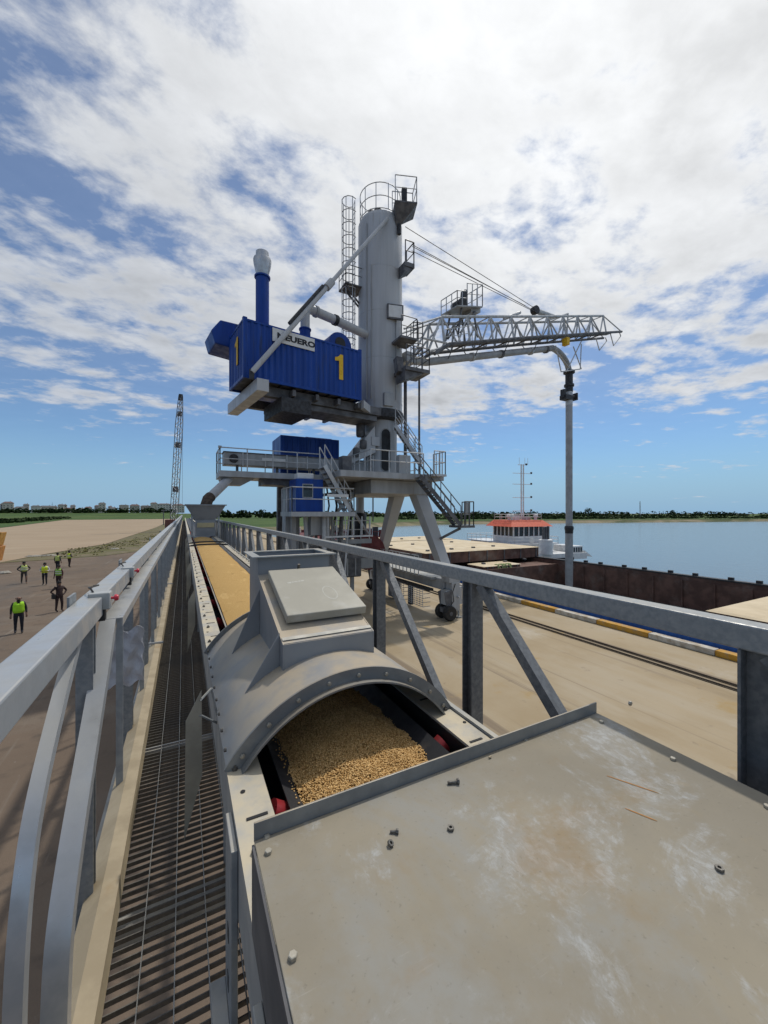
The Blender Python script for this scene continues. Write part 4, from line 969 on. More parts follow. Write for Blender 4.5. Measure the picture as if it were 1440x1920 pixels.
for i in range(24):
    pa_, pb_ = pB0+1 + (pB1-pB0-1.4)*i/24, pB0+1 + (pB1-pB0-1.4)*(i+1)/24
    za_, zb_2 = lerp_line(bl,pa_)+.12, lerp_line(bl,pb_)+.12
    mw.hexa([U(pa_,-.4,za_),U(pb_,-.4,zb_2),U(pb_,.4,zb_2),U(pa_,.4,za_),U(pa_,-.4,za_+.04),U(pb_,-.4,zb_2+.04),U(pb_,.4,zb_2+.04),U(pa_,.4,za_+.04)])
wk.data = mw.mesh('boom_walkway'); wk.data.materials.append(M_cdark)
M_pipe = mat('worn pipe paint', (.37,.375,.38), (.31,.315,.32), .5, .1, 2, c3=(.27,.26,.24), scale3=2.5, lo3=.55, hi3=.75)
# conveying pipe below the boom, elbow and hanging tube
pa_, za_ = uq(798,679,0); pb_, zb_3 = uq(1036,655,0); pv = uq(1067,720,0)[0]; zv = uq(1067,700,0)[1]
zc3 = zb_3 + .1
bend = [U(pb_ + (pv-pb_)*math.sin(t), 0, zc3 - (zc3-zv)*(1-math.cos(t))) for t in [R(90)*k/7 for k in range(8)]]
MB().pipe([U(pa_-2.4,0,za_-.35), U(pa_,0,za_), U((pa_+pb_)/2,0,(za_+zb_3)/2+.05)] + bend, .255, 18).build('conveying_pipe', M_pipe, boom, smooth=True)
for fx in (.30, .52, .78, .93):
    c = U(pa_+(pb_-pa_)*fx, 0, za_+(zb_3-za_)*fx+.03); dv = (U(pb_,0,zb_3)-U(pa_,0,za_)).normalized()
    MB().tube(c-dv*.12, c+dv*.12, .31, 16).build('pipe_coupling', M_cdark if fx in (.52,.93) else M_lat, boom, smooth=True)
for fx in (.12, .30, .52, .78): 
    p = pa_+(pb_-pa_)*fx; z = za_+(zb_3-za_)*fx
    for s in (-1,1): MB().tube(U(p,s*.30,z), U(p,s*.85,lerp_line(bl,p)), .035, 6).build('pipe_hanger', M_cdark, boom)
mb = MB()
for px0, py0, px1, py1 in ((1042,648,1052,697),(1090,640,1062,697),(1052,697,1088,692),(1068,690,1040,655),(1088,692,1090,645),(1075,650,1090,692)):
    mb.tube(UQ(px0,py0,-.55),UQ(px1,py1,-.45),.05,6); mb.tube(UQ(px0,py0,.55),UQ(px1,py1,.45),.05,6)
mb.build('elbow_frame', M_lat, boom)
tubeo = bpy.data.objects.new('vertical_suction_tube', None); C.objects.link(tubeo); tubeo.parent = crane
def zq(py): return uq(1067,py,0)[1]
pz = lambda *pr: MB().lathe(U(pv,0,0), [(r_, z_) for r_, z_ in pr], 18)
pz((.34,zq(735)),(.34,zq(726)),(.44,zq(725)),(.44,zq(721)),(.33,zq(720)),(.33,zq(702)),(.5,zq(700)),(.5,zq(696)),(.3,zq(695))).build('swivel_joint', M_dark, tubeo, smooth=True)
pz((.31,zq(760)),(.31,zq(735))).build('joint_sleeve', M_lat, tubeo, smooth=True)
mb = MB(); q0 = U(pv,0,0); zc4 = zq(744)
mb.box((q0.x-.85,q0.y-.35,zc4-.35),(q0.x+.1,q0.y+.35,zc4+.05)); mb.box((q0.x-.95,q0.y-.2,zc4-.2),(q0.x-.65,q0.y+.2,zc4+.55)); mb.tube((q0.x+.2,q0.y,zc4),(q0.x+.95,q0.y-.1,zc4+.1),.14,8); mb.box((q0.x+.7,q0.y-.3,zc4-.25),(q0.x+.85,q0.y+.2,zc4+.4)); mb.build('kick_drive', M_dark, tubeo)
pz((.30,zq(990)),(.30,zq(760))).build('upper_tube', M_pipe, tubeo, smooth=True)
pz((.345,zq(1000)),(.36,zq(994)),(.40,zq(992)),(.40,zq(988)),(.34,zq(986))).build('tube_collar', M_dark, tubeo, smooth=True)
pz((.345,-1.4),(.30,-1.2),(.335,-.9),(.335,zq(1000))).build('lower_tube', M_pipe, tubeo, smooth=True)
# machinery basket standing on the boom
pbk, zbk = uq(866,600,0)
mb = MB(); zf = zbk+.05
for s in (-1,1):
    mb.tube(U(pbk-1.0,s*.6,zbk-1.5),U(pbk-.6,s*.55,zf+.5),.07,6); mb.tube(U(pbk+1.0,s*.6,zbk-1.2),U(pbk+.6,s*.55,zf+.5),.07,6); mb.tube(U(pbk-.8,s*.6,zf-1.4),U(pbk+.7,s*.6,zf+.5),.06,6)
mb.build('winch_support', M_cdark, boom)
mb = MB(); tilt = .28
def bf(a, q, z): return U(pbk+a, q, zf+.55+z+a*tilt)
mb.hexa([bf(-1.3,-.8,0),bf(1.3,-.8,0),bf(1.3,.8,0),bf(-1.3,.8,0),bf(-1.3,-.8,.08),bf(1.3,-.8,.08),bf(1.3,.8,.08),bf(-1.3,.8,.08)])
mb.hexa([bf(.4,-.5,-.25),bf(1.4,-.5,-.25),bf(1.4,.5,-.25),bf(.4,.5,-.25),bf(.4,-.5,.1),bf(1.4,-.5,.1),bf(1.4,.5,.1),bf(.4,.5,.1)])
mb.build('winch_floor', M_crane, boom)
mb = MB(); railing(mb, [bf(-1.28,-.78,.08),bf(-.3,-.78,.08)],1.0,.035,.5); railing(mb,[bf(-.3,-.78,.08),bf(1.28,-.78,.08)],1.55,.035,.5); railing(mb,[bf(1.28,-.78,.08),bf(1.28,.78,.08)],1.5,.035,.6); railing(mb,[bf(-1.28,-.78,.08),bf(-1.28,.78,.08)],1.0,.035,.6); mb.build('winch_railing', M_lat, boom)
mb = MB(); mb.tube(bf(-.3,-.3,.45),bf(-.3,.5,.45),.34,14); mb.hexa([bf(-.1,-.2,.1),bf(.3,-.2,.1),bf(.3,.2,.1),bf(-.1,.2,.1),bf(.1,-.2,1.5),bf(.4,-.2,1.5),bf(.4,.2,1.5),bf(.1,.2,1.5)]); mb.build('winch_drum', M_dark, boom)
# luffing mast on the boom and cables
a = UQ(1003,582,0); b_ = UQ(1036,594,0)
MB().tube(a, b_, .22, 12).build('luffing_pulley_tube', M_lat, boom, smooth=True); MB().lathe(a,[(.34,-.22),(.36,0),(.34,.22)],14,axis='y').build('cable_sheave', M_dark, boom, smooth=True)
for s in (-1,1): MB().path([UQ(1030,600,s*.5), UQ(1065,588,s*.3), UQ(1062,640,s*.8)], .07, 6).build('luffing_strut', M_lat, boom)
MB().tube(UQ(945,598,0), UQ(975,586,0), .12, 8).build('parked_rod', M_lat, boom)
MB().box((-.18,-.25,-.3),(.18,.25,.3)).xf(Matrix.Translation(UQ(1061,641,-.95))).build('yellow_lamp', M_yel, boom)
for (x0,y0,q0_), (x1,y1,q1_) in (((760,425,-.3),(1003,578,-.1)),((772,458,-.3),(1002,583,-.15)),((772,470,.3),(1001,584,.15)),((773,462,0),(985,573,0))):
    MB().tube(UQ(x0,y0,q0_), UQ(x1,y1,q1_), .024, 5).build('hoist_cable', M_cdark, crane)

# --- portal: deck, gallery, legs, sill, bogies
ZD = 7.66
MB().box((6.6,17.25,7.36),(12.6,24.6,ZD)).build('portal_deck', M_crane, crane)
MB().box((8.6,18.1,6.62),(12.45,23.4,7.355)).build('portal_ring_girder', M_crane, crane, bevel=.05)
MB().box((1.5,20.0,7.36),(6.595,22.2,ZD-.01)).build('gallery_floor', M_crane, crane)
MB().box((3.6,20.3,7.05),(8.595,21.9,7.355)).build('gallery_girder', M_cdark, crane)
MB().beam((3.4,20.4,7.34),(6.5,20.4,6.75),.16).build('gallery_stay', M_cdark, crane)
def rail_obj(pts, name='deck_railing', h=1.1, sp=1.15, r=.03, m=None): return railing(MB(), pts, h, r, sp).build(name, m or M_lat, crane)
rail_obj([(6.5,20.03,ZD),(1.53,20.03,ZD),(1.53,22.17,ZD),(6.5,22.17,ZD)],'gallery_railing')
rail_obj([(8.2,17.28,ZD),(11.3,17.28,ZD)]); rail_obj([(12.57,19.2,ZD),(12.57,24.57,ZD),(6.63,24.57,ZD)]); rail_obj([(6.63,22.3,ZD),(6.63,24.5,ZD)])
MB().box((1.45,19.96,8.72),(1.60,20.1,8.82)).build('rail_corner', M_crane, crane)
# enclosed drag conveyor in the gallery
MB().box((1.75,20.55,8.02),(9.5,21.55,8.62)).build('gallery_conveyor', M_crane, crane, bevel=.02)
MB().box((1.72,20.50,8.621),(9.5,21.60,8.66)).build('conveyor_top', M_cdark, crane)
for x in (2.6, 3.7, 4.8, 5.9, 7.0): MB().box((x,20.49,7.98),(x+.06,20.549,8.655)).build('conveyor_rib', M_lat, crane)
MB().box((3.55,20.47,8.28),(4.75,20.545,8.44)).build('conveyor_sight_panel', M_signw, crane)
MB().lathe((2.2,20.52,8.32),[(.22,-.03),(.22,.02)],14,axis='y').build('conveyor_shaft_end', M_dark, crane)
for x in (2.4, 4.4, 6.4): MB().beam((x,20.9,ZD),(x,20.9,8.019),.12).build('conveyor_foot', M_cdark, crane)
# blue generator container on the deck behind
g0, g1 = at(526,815,Y=22.6), at(636,815,Y=22.6)
MB().box((g0.x,22.6,7.45),(g1.x,25.0,g0.z)).build('generator_container', M_blue, crane, bevel=.03)
MB().box((g0.x+1.6,23.0,g0.z+.001),(g1.x-.35,24.6,g0.z+.10)).build('generator_hood', M_blue, crane)
for i in range(12): MB().box((g0.x+.15+i*(g1.x-g0.x-.3)/12,22.565,7.75),(g0.x+.23+i*(g1.x-g0.x-.3)/12,22.599,g0.z-.12)).build('container_rib', M_blue, crane)
# discharge chute from the gallery end to the hopper
a = at(432,896,Y=20.6); b_ = at(392,934,Y=19.2); c_ = at(385,950,Y=19.05)
MB().tube(a, b_, .21, 16).build('discharge_chute', M_white, crane, smooth=True)
MB().pipe([b_ + (a-b_)*.06, b_ - (a-b_)*.05, c_ + Vector((.02,0,.05)), c_ - Vector((0,0,.35))], .24, 14).build('chute_sock', mat('brown canvas',(.10,.07,.05),(.06,.045,.035),.9,0,9), crane, smooth=True)
MB().hexa([(1.7,20.6,7.0),(2.6,20.6,7.0),(2.6,21.5,7.0),(1.7,21.5,7.0),(1.55,20.4,7.355),(3.2,20.4,7.355),(3.2,21.7,7.355),(1.55,21.7,7.355)]).build('chute_transition', M_crane, crane)
# legs: tapered boxes
def leg(top, bot, wt, wb, name, m):
    t, b2 = Vector(top), Vector(bot); pts = []
    for c, w_ in ((b2, wb), (t, wt)):
        pts += [c + Vector((-w_[0]/2,-w_[1]/2,0)), c + Vector((w_[0]/2,-w_[1]/2,0)), c + Vector((w_[0]/2,w_[1]/2,0)), c + Vector((-w_[0]/2,w_[1]/2,0))]
    return MB().hexa(pts).build(name, m, crane, bevel=.02)
M_leg = mat('leg paint', (.46,.47,.475), (.42,.43,.435), .5, 0, .8, c3=(.36,.34,.30), scale3=2.5, lo3=.62, hi3=.8)
WN, WF, LN, LF = (12.7,16.6), (12.7,25.4), (4.75,19.4), (5.3,25.0)
leg((11.75,18.7,6.9), (12.62,16.75,1.9), (.78,.80), (.52,.55), 'portal_leg', M_leg)
leg((12.05,21.4,6.9), (12.62,25.2,1.9), (.78,.80), (.52,.55), 'portal_leg', M_leg)
leg((5.15,20.9,7.0), (4.75,19.4,1.9), (.75,.7), (.75,.7), 'portal_leg', M_crane)
leg((5.2,23.9,7.4), (5.35,24.6,1.9), (.30,.4), (.40,.4), 'portal_leg', M_cdark)
# waterside sill beam with cable trays and mesh baskets
MB().box((12.35,16.9,1.45),(12.95,25.2,2.05)).build('sill_beam', M_crane, crane, bevel=.02)
MB().box((12.0,17.6,1.95),(12.34,24.4,2.08)).build('cable_tray', M_galvd, crane)
MB().box((11.95,17.8,1.30),(12.30,24.2,1.42)).build('cable_tray', M_dark, crane)
mb = MB(); railing(mb, [(11.7,18.4,2.1),(11.7,23.6,2.1)],1.1,.03,.45); mb.build('sill_railing', M_lat, crane)
for y0_, nm in ((18.2,'ladder_basket'),(20.3,'ladder_basket')):
    mb = MB()
    for k in range(9): mb.tube((11.85,y0_,.35+.12*k),(11.85,y0_+1.5,.35+.12*k),.018,4)
    for k in range(6): mb.tube((11.85,y0_+.3*k,.35),(11.85,y0_+.3*k,1.31),.018,4)
    for k in range(5): mb.tube((11.85,y0_,.35+.24*k),(12.35,y0_,.35+.24*k),.018,4)
    mb.build(nm, M_lat, crane)
MB().box((12.0,21.9,.15),(12.55,22.6,1.29)).build('control_cabinet', M_cdark, crane)
MB().box((12.05,19.85,.10),(12.25,20.15,1.29)).build('hanging_cable_duct', M_dark, crane)
MB().box((4.5,19.0,1.5),(5.0,25.3,1.89)).build('sill_beam', M_cdark, crane, bevel=.02)
# bogies with tyres
def bogie(x, y, s=1):
    b0 = bpy.data.objects.new('wheel_bogie', None); C.objects.link(b0); b0.parent = crane; b0.location = (x, y, 0)
    MB().box((-.26,-.28,.45),(.26,.28,1.95)).build('bogie_post', M_crane, b0, bevel=.02)
    MB().box((-.72,-.16,.42),(.30,.16,.66)).build('axle_beam', M_cdark, b0)
    MB().box((-.62,-.24,.80),(-.27,.24,1.55)).build('bogie_frame', M_crane, b0, bevel=.02)
    for q in (-.30,.27): MB().hexa([(-.55,q,.40),(-.35,q,.40),(-.35,q+.03,.40),(-.55,q+.03,.40),(-.75,q,1.45),(-.27,q,1.6),(-.27,q+.03,1.6),(-.75,q+.03,1.45)]).build('fork_plate', M_cdark, b0)
    for q in (-.36,.36): MB().pipe([(-.1,q,1.9),(-.3,q*1.1,1.5),(-.2,q,1.0),(-.4,q*.7,.7)],.025,6).build('brake_hose', M_black, b0)
    MB().tube((.1,-.45,1.2),(.1,.45,1.2),.05,8).build('lock_pin', M_lat, b0)
    MB().box((.265,-.22,.75),(.46,.22,1.7)).build('drive_box', M_white, b0, bevel=.02)
    mb = MB().tube((.38,0,.16),(.38,0,.74),.06,10); mb.box((.24,-.14,.03),(.52,.14,.06)).tube((.38,0,.06),(.38,0,.2),.035,8); mb.build('jack_foot', M_galvd, b0)
    for q in (-.42, .42):
        ty = MB().lathe((0,0,0),[(.20,-.13),(.33,-.14),(.375,-.10),(.39,-.045),(.39,.045),(.375,.10),(.33,.14),(.20,.13)],26,axis='y').build('tyre', M_tyre, b0, smooth=True); ty.location = (-.45, q*.86, .392)
        rm = MB().lathe((0,0,0),[(.08,-.135),(.19,-.11),(.195,.11),(.08,.135)],16,axis='y').build('rim', M_cdark, b0, smooth=True); rm.location = (-.45, q*.86, .392)
for x, y in (WN, WF, LN, LF): bogie(x, y)
MB().box((12.3,16.35,1.951),(13.0,16.95,2.3)).build('leg_shoe', M_crane, crane)
# central dark cable-reel sleeve below the deck
c = at(675,960,Y=24.6)
MB().lathe((c.x,c.y,0),[(.28,5.6),(.28,6.9)],14).build('pedestal_upper', M_crane, crane)
MB().lathe((c.x,c.y,0),[(.42,2.2),(.45,2.3),(.45,5.5),(.40,5.6),(.28,5.62)],18).build('rubber_sleeve', M_black, crane, smooth=True)
MB().tube((c.x+1.0,c.y,5.0),(c.x+1.0,c.y,6.9),.05,8).build('drain_pipe', M_cdark, crane)
# lower platform with blue cabin, stairs
pl0, pl1 = at(541,957,Y=18.2), at(659,957,Y=18.2); ZP = 5.66
MB().box((pl0.x,17.7,ZP-.22),(pl1.x,19.9,ZP)).build('cabin_platform', M_crane, crane)
rail_obj([(pl0.x+.05,19.8,ZP),(pl0.x+.05,17.75,ZP),(pl1.x-.05,17.75,ZP),(pl1.x-.05,19.8,ZP)],'platform_railing',1.15,1.3)
for x in (pl0.x+.5, pl1.x-.9): MB().beam((x,19.3,2.0),(x,19.3,ZP-.221),.22).build('platform_post', M_crane, crane)
MB().box((pl0.x+1.2,18.6,4.5),(pl0.x+1.9,19.2,ZP-.225)).build('leg_box', M_crane, crane)
cb0, cb1 = at(555,900,Y=18.4), at(606,900,Y=18.4)
MB().box((cb0.x,18.4,ZP+.002),(cb1.x,19.75,ZP+1.60)).build('blue_cabin', M_blue, crane, bevel=.03)
MB().box((cb0.x+.35,18.385,ZP+.72),(cb0.x+.80,18.394,ZP+1.32)).build('cabin_window', M_glass, crane)
MB().box((cb0.x+.31,18.389,ZP+.68),(cb0.x+.84,18.3985,ZP+1.36)).build('window_frame', M_crane, crane)
MB().box((cb0.x+.12,18.6,ZP+1.61),(cb0.x+.95,19.3,ZP+1.90)).build('cabin_cooler', M_boatw, crane, bevel=.05)
def stairs(a, b2, w, nst, name, side, m=None, rails=True):
    a, b2 = Vector(a), Vector(b2); sd = Vector(side).normalized(); m = m or M_lat
    root = bpy.data.objects.new(name, None); C.objects.link(root); root.parent = crane
    for s in (-1,1):
        MB().beam(a + sd*s*w/2, b2 + sd*s*w/2, .05, .2).build('stringer', m, root)
        if rails: 
            mb = MB(); up = Vector((0,0,1.0)); mb.tube(a+sd*s*w/2+up, b2+sd*s*w/2+up, .028, 5); mb.tube(a+sd*s*w/2+up*.5, b2+sd*s*w/2+up*.5, .022, 5)
            for k in range(5): q = a + (b2-a)*k/4 + sd*s*w/2; mb.tube(q, q+up, .025, 5)
            mb.build('stair_railing', m, root)
    run = (b2-a); hd = Vector((run.x,run.y,0)).normalized()
    for k in range(nst):
        c = a + run*(k+.5)/nst
        MB().poly([c+sd*w*.46+hd*.12, c-sd*w*.46+hd*.12, c-sd*w*.46-hd*.12, c+sd*w*.46-hd*.12]+[c+v+Vector((0,0,.035)) for v in (sd*w*.46+hd*.12,-sd*w*.46+hd*.12,-sd*w*.46-hd*.12,sd*w*.46-hd*.12)],
                  [(0,3,2,1),(4,5,6,7),(0,1,5,4),(1,2,6,5),(2,3,7,6),(3,0,4,7)]).build('tread', M_cdark, root)
st0 = at(604,862,Y=18.3); st1 = at(652,955,Y=18.3); stairs((st0.x,18.3,ZD+.25), (st1.x,18.3,ZP+.02), .8, 9, 'cabin_stairs', (0,1,0))
MB().box((pl1.x-1.45,17.72,ZP+.72),(pl1.x-.35,17.74,ZP+.86)).build('platform_sign', M_boatw, crane)
# curved stair round the column and stair down to the quay side
stairs(at(741,800,Y=19.5), at(790,872,Y=18.6), .75, 10, 'column_stairs', (.5,1,0))
sa, sb = at(783,893,Y=17.0), at(858,985,Y=16.4); stairs(sa, sb, .75, 14, 'side_stairs', (.2,1,0), M_cdark)
e = at(858,985,Y=16.4); mb = MB().box((e.x-.15,e.y-.5,e.z-.12),(e.x+.75,e.y+.55,e.z)); railing(mb, [(e.x+.1,e.y-.45,e.z),(e.x+.7,e.y-.45,e.z),(e.x+.7,e.y+.5,e.z)],1.25,.03,.35); mb.build('side_landing', M_cdark, crane)
MB().box((e.x+.30,e.y-.30,e.z+.55),(e.x+.60,e.y-.15,e.z+1.2)).build('landing_cabinet', M_crane, crane)
MB().beam((12.3,17.2,4.2),(e.x+.2,e.y,e.z-.15),.14).build('landing_bracket', M_cdark, crane)
mb = MB(); c = at(815,880,Y=17.3); mb.box((c.x-.5,c.y-.6,ZD-.12),(c.x+.35,c.y+.6,ZD-.01)); railing(mb,[(c.x-.4,c.y-.55,ZD),(c.x+.3,c.y-.55,ZD),(c.x+.3,c.y+.55,ZD)],1.2,.03,.3); mb.build('corner_landing', M_lat, crane)

# ================================================================== far hopper over the belt
fh = thing('receiving_hopper', 'flared grey receiving hopper under the discharge chute at the far belt', 'hopper')
HXc, HYc = .84, 19.0
def frus(x0,x1,y0,y1,z0, X0,X1,Y0_,Y1_,Z1, nm, m, par):
    return MB().hexa([(x0,y0,z0),(x1,y0,z0),(x1,y1,z0),(x0,y1,z0),(X0,Y0_,Z1),(X1,Y0_,Z1),(X1,Y1_,Z1),(X0,Y1_,Z1)]).build(nm, m, par)
zt = at(390,948,Y=18.3).z; zn = at(390,973,Y=18.4).z
for (i0,i1,nm) in ((0,1,'hopper_wall'),):
    b4 = [(.42,18.45),(1.26,18.45),(1.26,19.5),(.42,19.5)]; t4 = [(.08,18.2),(1.60,18.2),(1.60,19.8),(.08,19.8)]
    for k in range(4):
        k2 = (k+1)%4; a0,a1,c0,c1 = b4[k], b4[k2], t4[k], t4[k2]
        nx_ = Vector((a1[1]-a0[1], -(a1[0]-a0[0]), 0)).normalized()*.012
        MB().poly([(*a0,zn),(*a1,zn),(*c1,zt),(*c0,zt),(a0[0]+nx_.x,a0[1]+nx_.y,zn),(a1[0]+nx_.x,a1[1]+nx_.y,zn),(c1[0]+nx_.x,c1[1]+nx_.y,zt),(c0[0]+nx_.x,c0[1]+nx_.y,zt)],
                  [(3,2,1,0),(4,5,6,7),(0,1,5,4),(1,2,6,5),(2,3,7,6),(3,0,4,7)]).build(nm, M_hood, fh)
mb = MB(); mb.box((.02,18.13,zt),(1.66,18.22,zt+.05)); mb.build('hopper_rim', M_hood, fh)
MB().box((.02,19.78,zt),(1.66,19.87,zt+.05)).build('hopper_rim', M_hood, fh)
MB().box((.45,18.5,zh(HBm)+.02),(1.23,19.45,zn-.002)).build('hopper_throat', M_hood, fh)
MB().box((.50,18.47,zh(.62)),(1.18,18.499,zh(.42))).build('inspection_panel', mat('pale yellow panel',(.52,.45,.26),(.46,.40,.24),.6), fh)
for x in (.30,1.36): MB().beam((x,18.5,zh(HBm)),(x,18.5,zt-.2),.07).build('hopper_leg', M_galvd, fh)

# ================================================================== open barge alongside the quay
bg_ = thing('open_barge', 'open river barge with empty rust brown hold moored along the quay', 'barge')
BX, BXF, BY0, BY1 = 19.2, 36.2, -14.0, 58.0
ZC = .42; HY_0, HY_1 = 8.6, 27.5
MB().box((BX,BY0,-3.0),(BX+.35,BY1,-.35)).build('hull_side', M_hull, bg_)
MB().box((BXF-.35,BY0,-3.0),(BXF,BY1,-.35)).build('hull_side', M_dark, bg_)
for x0, x1 in ((BX+.351,BX+1.5),(BXF-1.5,BXF-.351)): MB().box((x0,BY0,-.55),(x1,BY1,-.38)).build('side_deck', M_rust, bg_)
MB().box((BX,BY0,-.345),(BX+.10,BY1,.70)).build('bulwark', mat('bright blue paint',(.03,.13,.42),(.025,.10,.34),.5), bg_)
MB().box((BX+1.15,BY0,-.379),(BX+1.5,BY1,ZC-.02)).build('coaming', M_rust, bg_)
MB().box((BXF-1.5,BY0,-.379),(BXF-1.15,BY1,ZC+.25)).build('coaming', M_rust, bg_)
MB().box((BXF-1.55,HY_0,ZC+.251),(BXF-1.05,BY1,ZC+.36)).build('coaming_rail', M_dark, bg_)
for x, s in ((BX+1.501,1),(BXF-1.501,-1)):
    MB().box((min(x,x+s*.05),BY0,-3.6),(max(x,x+s*.05),BY1,ZC-.05)).build('hold_wall', M_rust, bg_)
MB().box((BX+1.2,BY0,-3.7),(BXF-1.2,BY1,-3.6)).build('hold_floor', mat('hold floor',(.05,.035,.028),(.035,.027,.023),.8,0,.8), bg_)
for k in range(9):
    y = HY_0 + 1.2 + k*2.1; MB().box((BXF-1.66,y,-3.59),(BXF-1.553,y+.12,ZC-.06)).build('hold_rib', M_rust, bg_)
for y, nm in ((HY_1,'bulkhead'),(HY_0-.3,'bulkhead')):
    MB().box((BX+1.56,y,-3.59),(BXF-1.56,y+.3,ZC-.1)).build(nm, M_rust, bg_)
MB().box((BX+1.56,HY_1+.301,ZC-.35),(BXF-1.56,30.2,ZC-.15)).build('cross_deck', M_rust, bg_)
bl_ = MB().box((BXF-1.35,0,ZC+.361),(BXF-1.1,.3,ZC+.55)).build('coaming_cleat', M_dark, bg_); bl_.location = (0, 9.5, 0)
for k in range(1, 10): share(bl_, bg_, (0, 9.5 + k*1.9 + rnd.uniform(-.3,.3), 0))
# hatch covers: dusty lids, stacked beyond the hold and one at the right
def hatch(y0, y1, z0, z1, label, x0=BX+.9, x1=BXF-.9, tip=0.0):
    t = thing('hatch_cover', label, 'hatch cover', 'dusty hatch covers on the barge')
    MB().hexa([(x0,y0,z1-.06),(x1,y0,z1-.06),(x1,y1,z1-.06+tip),(x0,y1,z1-.06+tip),(x0+.2,y0+.15,z1),(x1-.2,y0+.15,z1),(x1-.2,y1-.15,z1+tip),(x0+.2,y1-.15,z1+tip)]).build('cover_top', M_hatch, t)
    MB().box((x0+.08,y0+.08,z0),(x1-.08,y1-.08,z1-.062)).build('cover_frame', M_rust, t)
    for k in range(7):
        x = x0 + .5 + k*(x1-x0-1.0)/6; MB().box((x-.06,y0+.02,z0),(x+.06,y0+.078,z1-.065)).build('cover_rib', M_cdark, t)
    for k in range(4): MB().box((x0+1+k*3.2,y0+1.2+.4*k,z1+.001),(x0+1.3+k*3.2,y0+1.5+.4*k,z1+.14)).build('lifting_lug', M_cdark, t)
hatch(30.4,37.6,ZC+.3,1.85,'upper tan hatch cover nearest the open hold, beyond the hanging tube')
hatch(38.0,45.4,ZC+.3,1.80,'tan dusty hatch cover second behind the open hold')
hatch(45.8,53.0,ZC+.3,1.86,'tan dusty hatch cover farthest along the near barge')
hatch(-6.0,8.5,ZC-.1,1.42,'low tan hatch cover at the right edge closing the near hold')
hatch(27.7,30.2,ZC-.1,.62,'small low tan cover at the hold end with green straps on it',24.8,29.6)
st_ = thing('green_straps', 'tangled pale green lifting straps hanging over the small tan cover', 'straps')
for k in range(9):
    x = 26.6 + .22*k + rnd.uniform(-.1,.1)
    MB().path([(x,28.2,.66),(x+rnd.uniform(-.2,.2),27.75,.66),(x+rnd.uniform(-.3,.3),27.62,.1+rnd.uniform(-.2,.1)),(x+rnd.uniform(-.3,.4),27.6,-.4+rnd.uniform(-.2,.2))],.045,5).build('strap', mat('lime strap',(.45,.55,.22),(.38,.46,.2),.7) if k == 0 else MATS['lime strap'], st_)

# red barge farther along the quay
rb = thing('red_barge', 'dull red barge with cluttered deck moored behind the crane legs', 'barge')
RX0, RX1, RY0, RY1 = 21.2, 35.8, 62.0, 96.0
MB().poly([(RX0,RY0+4,.9),(RX1,RY0+4,.9),(RX1,RY1,.9),(RX0,RY1,.9),((RX0+RX1)/2+3,RY0-1,1.1),((RX0+RX1)/2-3,RY0-1,1.1),(RX0+.3,RY0+4,-2.2),(RX1-.3,RY0+4,-2.2),(RX1-.3,RY1,-2.2),(RX0+.3,RY1,-2.2),((RX0+RX1)/2+3,RY0+1.5,-2.2),((RX0+RX1)/2-3,RY0+1.5,-2.2)],
          [(0,1,4,5),(0,3,2,1),(0,6,9,3),(1,2,8,7),(3,9,8,2),(1,7,10,4),(4,10,11,5),(5,11,6,0),(6,7,8,9),(6,11,10,7)]).build('hull', M_redp, rb)
for k in range(14):
    x = rnd.uniform(RX0+.8,RX1-1.5); y = RY0 + 4.5 + k*2; w_ = rnd.uniform(.6,2.2); h_ = rnd.uniform(.5,1.9)
    MB().box((x,y,.902),(x+w_,y+1.2,.9+h_)).build('deck_box', M_redp if k % 3 else M_boatw, rb, bevel=.05)
for k in range(16): MB().beam((RX0+.4+k*.93,RY0+4.2,.9),(RX0+.4+k*.93,RY0+4.2,2.0),.10).build('stanchion', M_redp, rb)
MB().beam((RX0+.3,RY0+4.2,2.05),(RX1-.3,RY0+4.2,2.05),.10).build('bow_rail', M_redp, rb)
for k in range(10): MB().box((RX0+1+k*1.35,RY0+6,.903),(RX0+1.9+k*1.35,RY0+6.8,2.3+.3*(k%3))).build('winch_frame', M_redp if k % 2 else M_dark, rb)

# ================================================================== pusher tug
tx_, ty_ = 40.2, 39.5
tug = thing('pusher_tug', 'white pusher tug with orange roof and tall mast beyond the barge', 'tugboat', None, (tx_, ty_, -.15), R(-8)); tug.scale = (.84,.84,.84)
WZ = -1.75
hullp = [(-4.2,-9),(4.2,-9),(4.6,-6),(4.6,7),(3.4,10),(-3.4,10),(-4.6,7),(-4.6,-6)]
n_ = len(hullp)
MB().poly([(x*.96,y*.97,WZ-.6) for x,y in hullp]+[(x,y,.35) for x,y in hullp],[tuple(reversed(range(n_))),tuple(range(n_,2*n_))]+[(i,(i+1)%n_,n_+(i+1)%n_,n_+i) for i in range(n_)]).build('hull', mat('tug hull black',(.03,.03,.035),(.02,.02,.022),.5), tug)
MB().poly([(x*.99,y*.99,.352) for x,y in hullp]+[(x*.99,y*.99,.95) for x,y in hullp],[tuple(range(n_,2*n_))]+[(i,(i+1)%n_,n_+(i+1)%n_,n_+i) for i in range(n_)]).build('bulwark', M_boatw, tug)
MB().box((-3.6,-5.4,.953),(3.6,6.4,2.15)).build('deck_house', M_boatw, tug, bevel=.06)
MB().box((-4.05,-6.2,2.153),(4.05,7.0,2.30)).build('boat_deck', M_boatw, tug)
hw = bpy.data.objects.new('wheelhouse', None); C.objects.link(hw); hw.parent = tug
MB().box((-2.9,-4.4,2.303),(2.9,.8,3.30)).build('wheelhouse_base', M_boatw, hw, bevel=.05)
MB().box((-2.75,-4.25,3.303),(2.75,.65,4.78)).build('window_band', M_glass, hw)
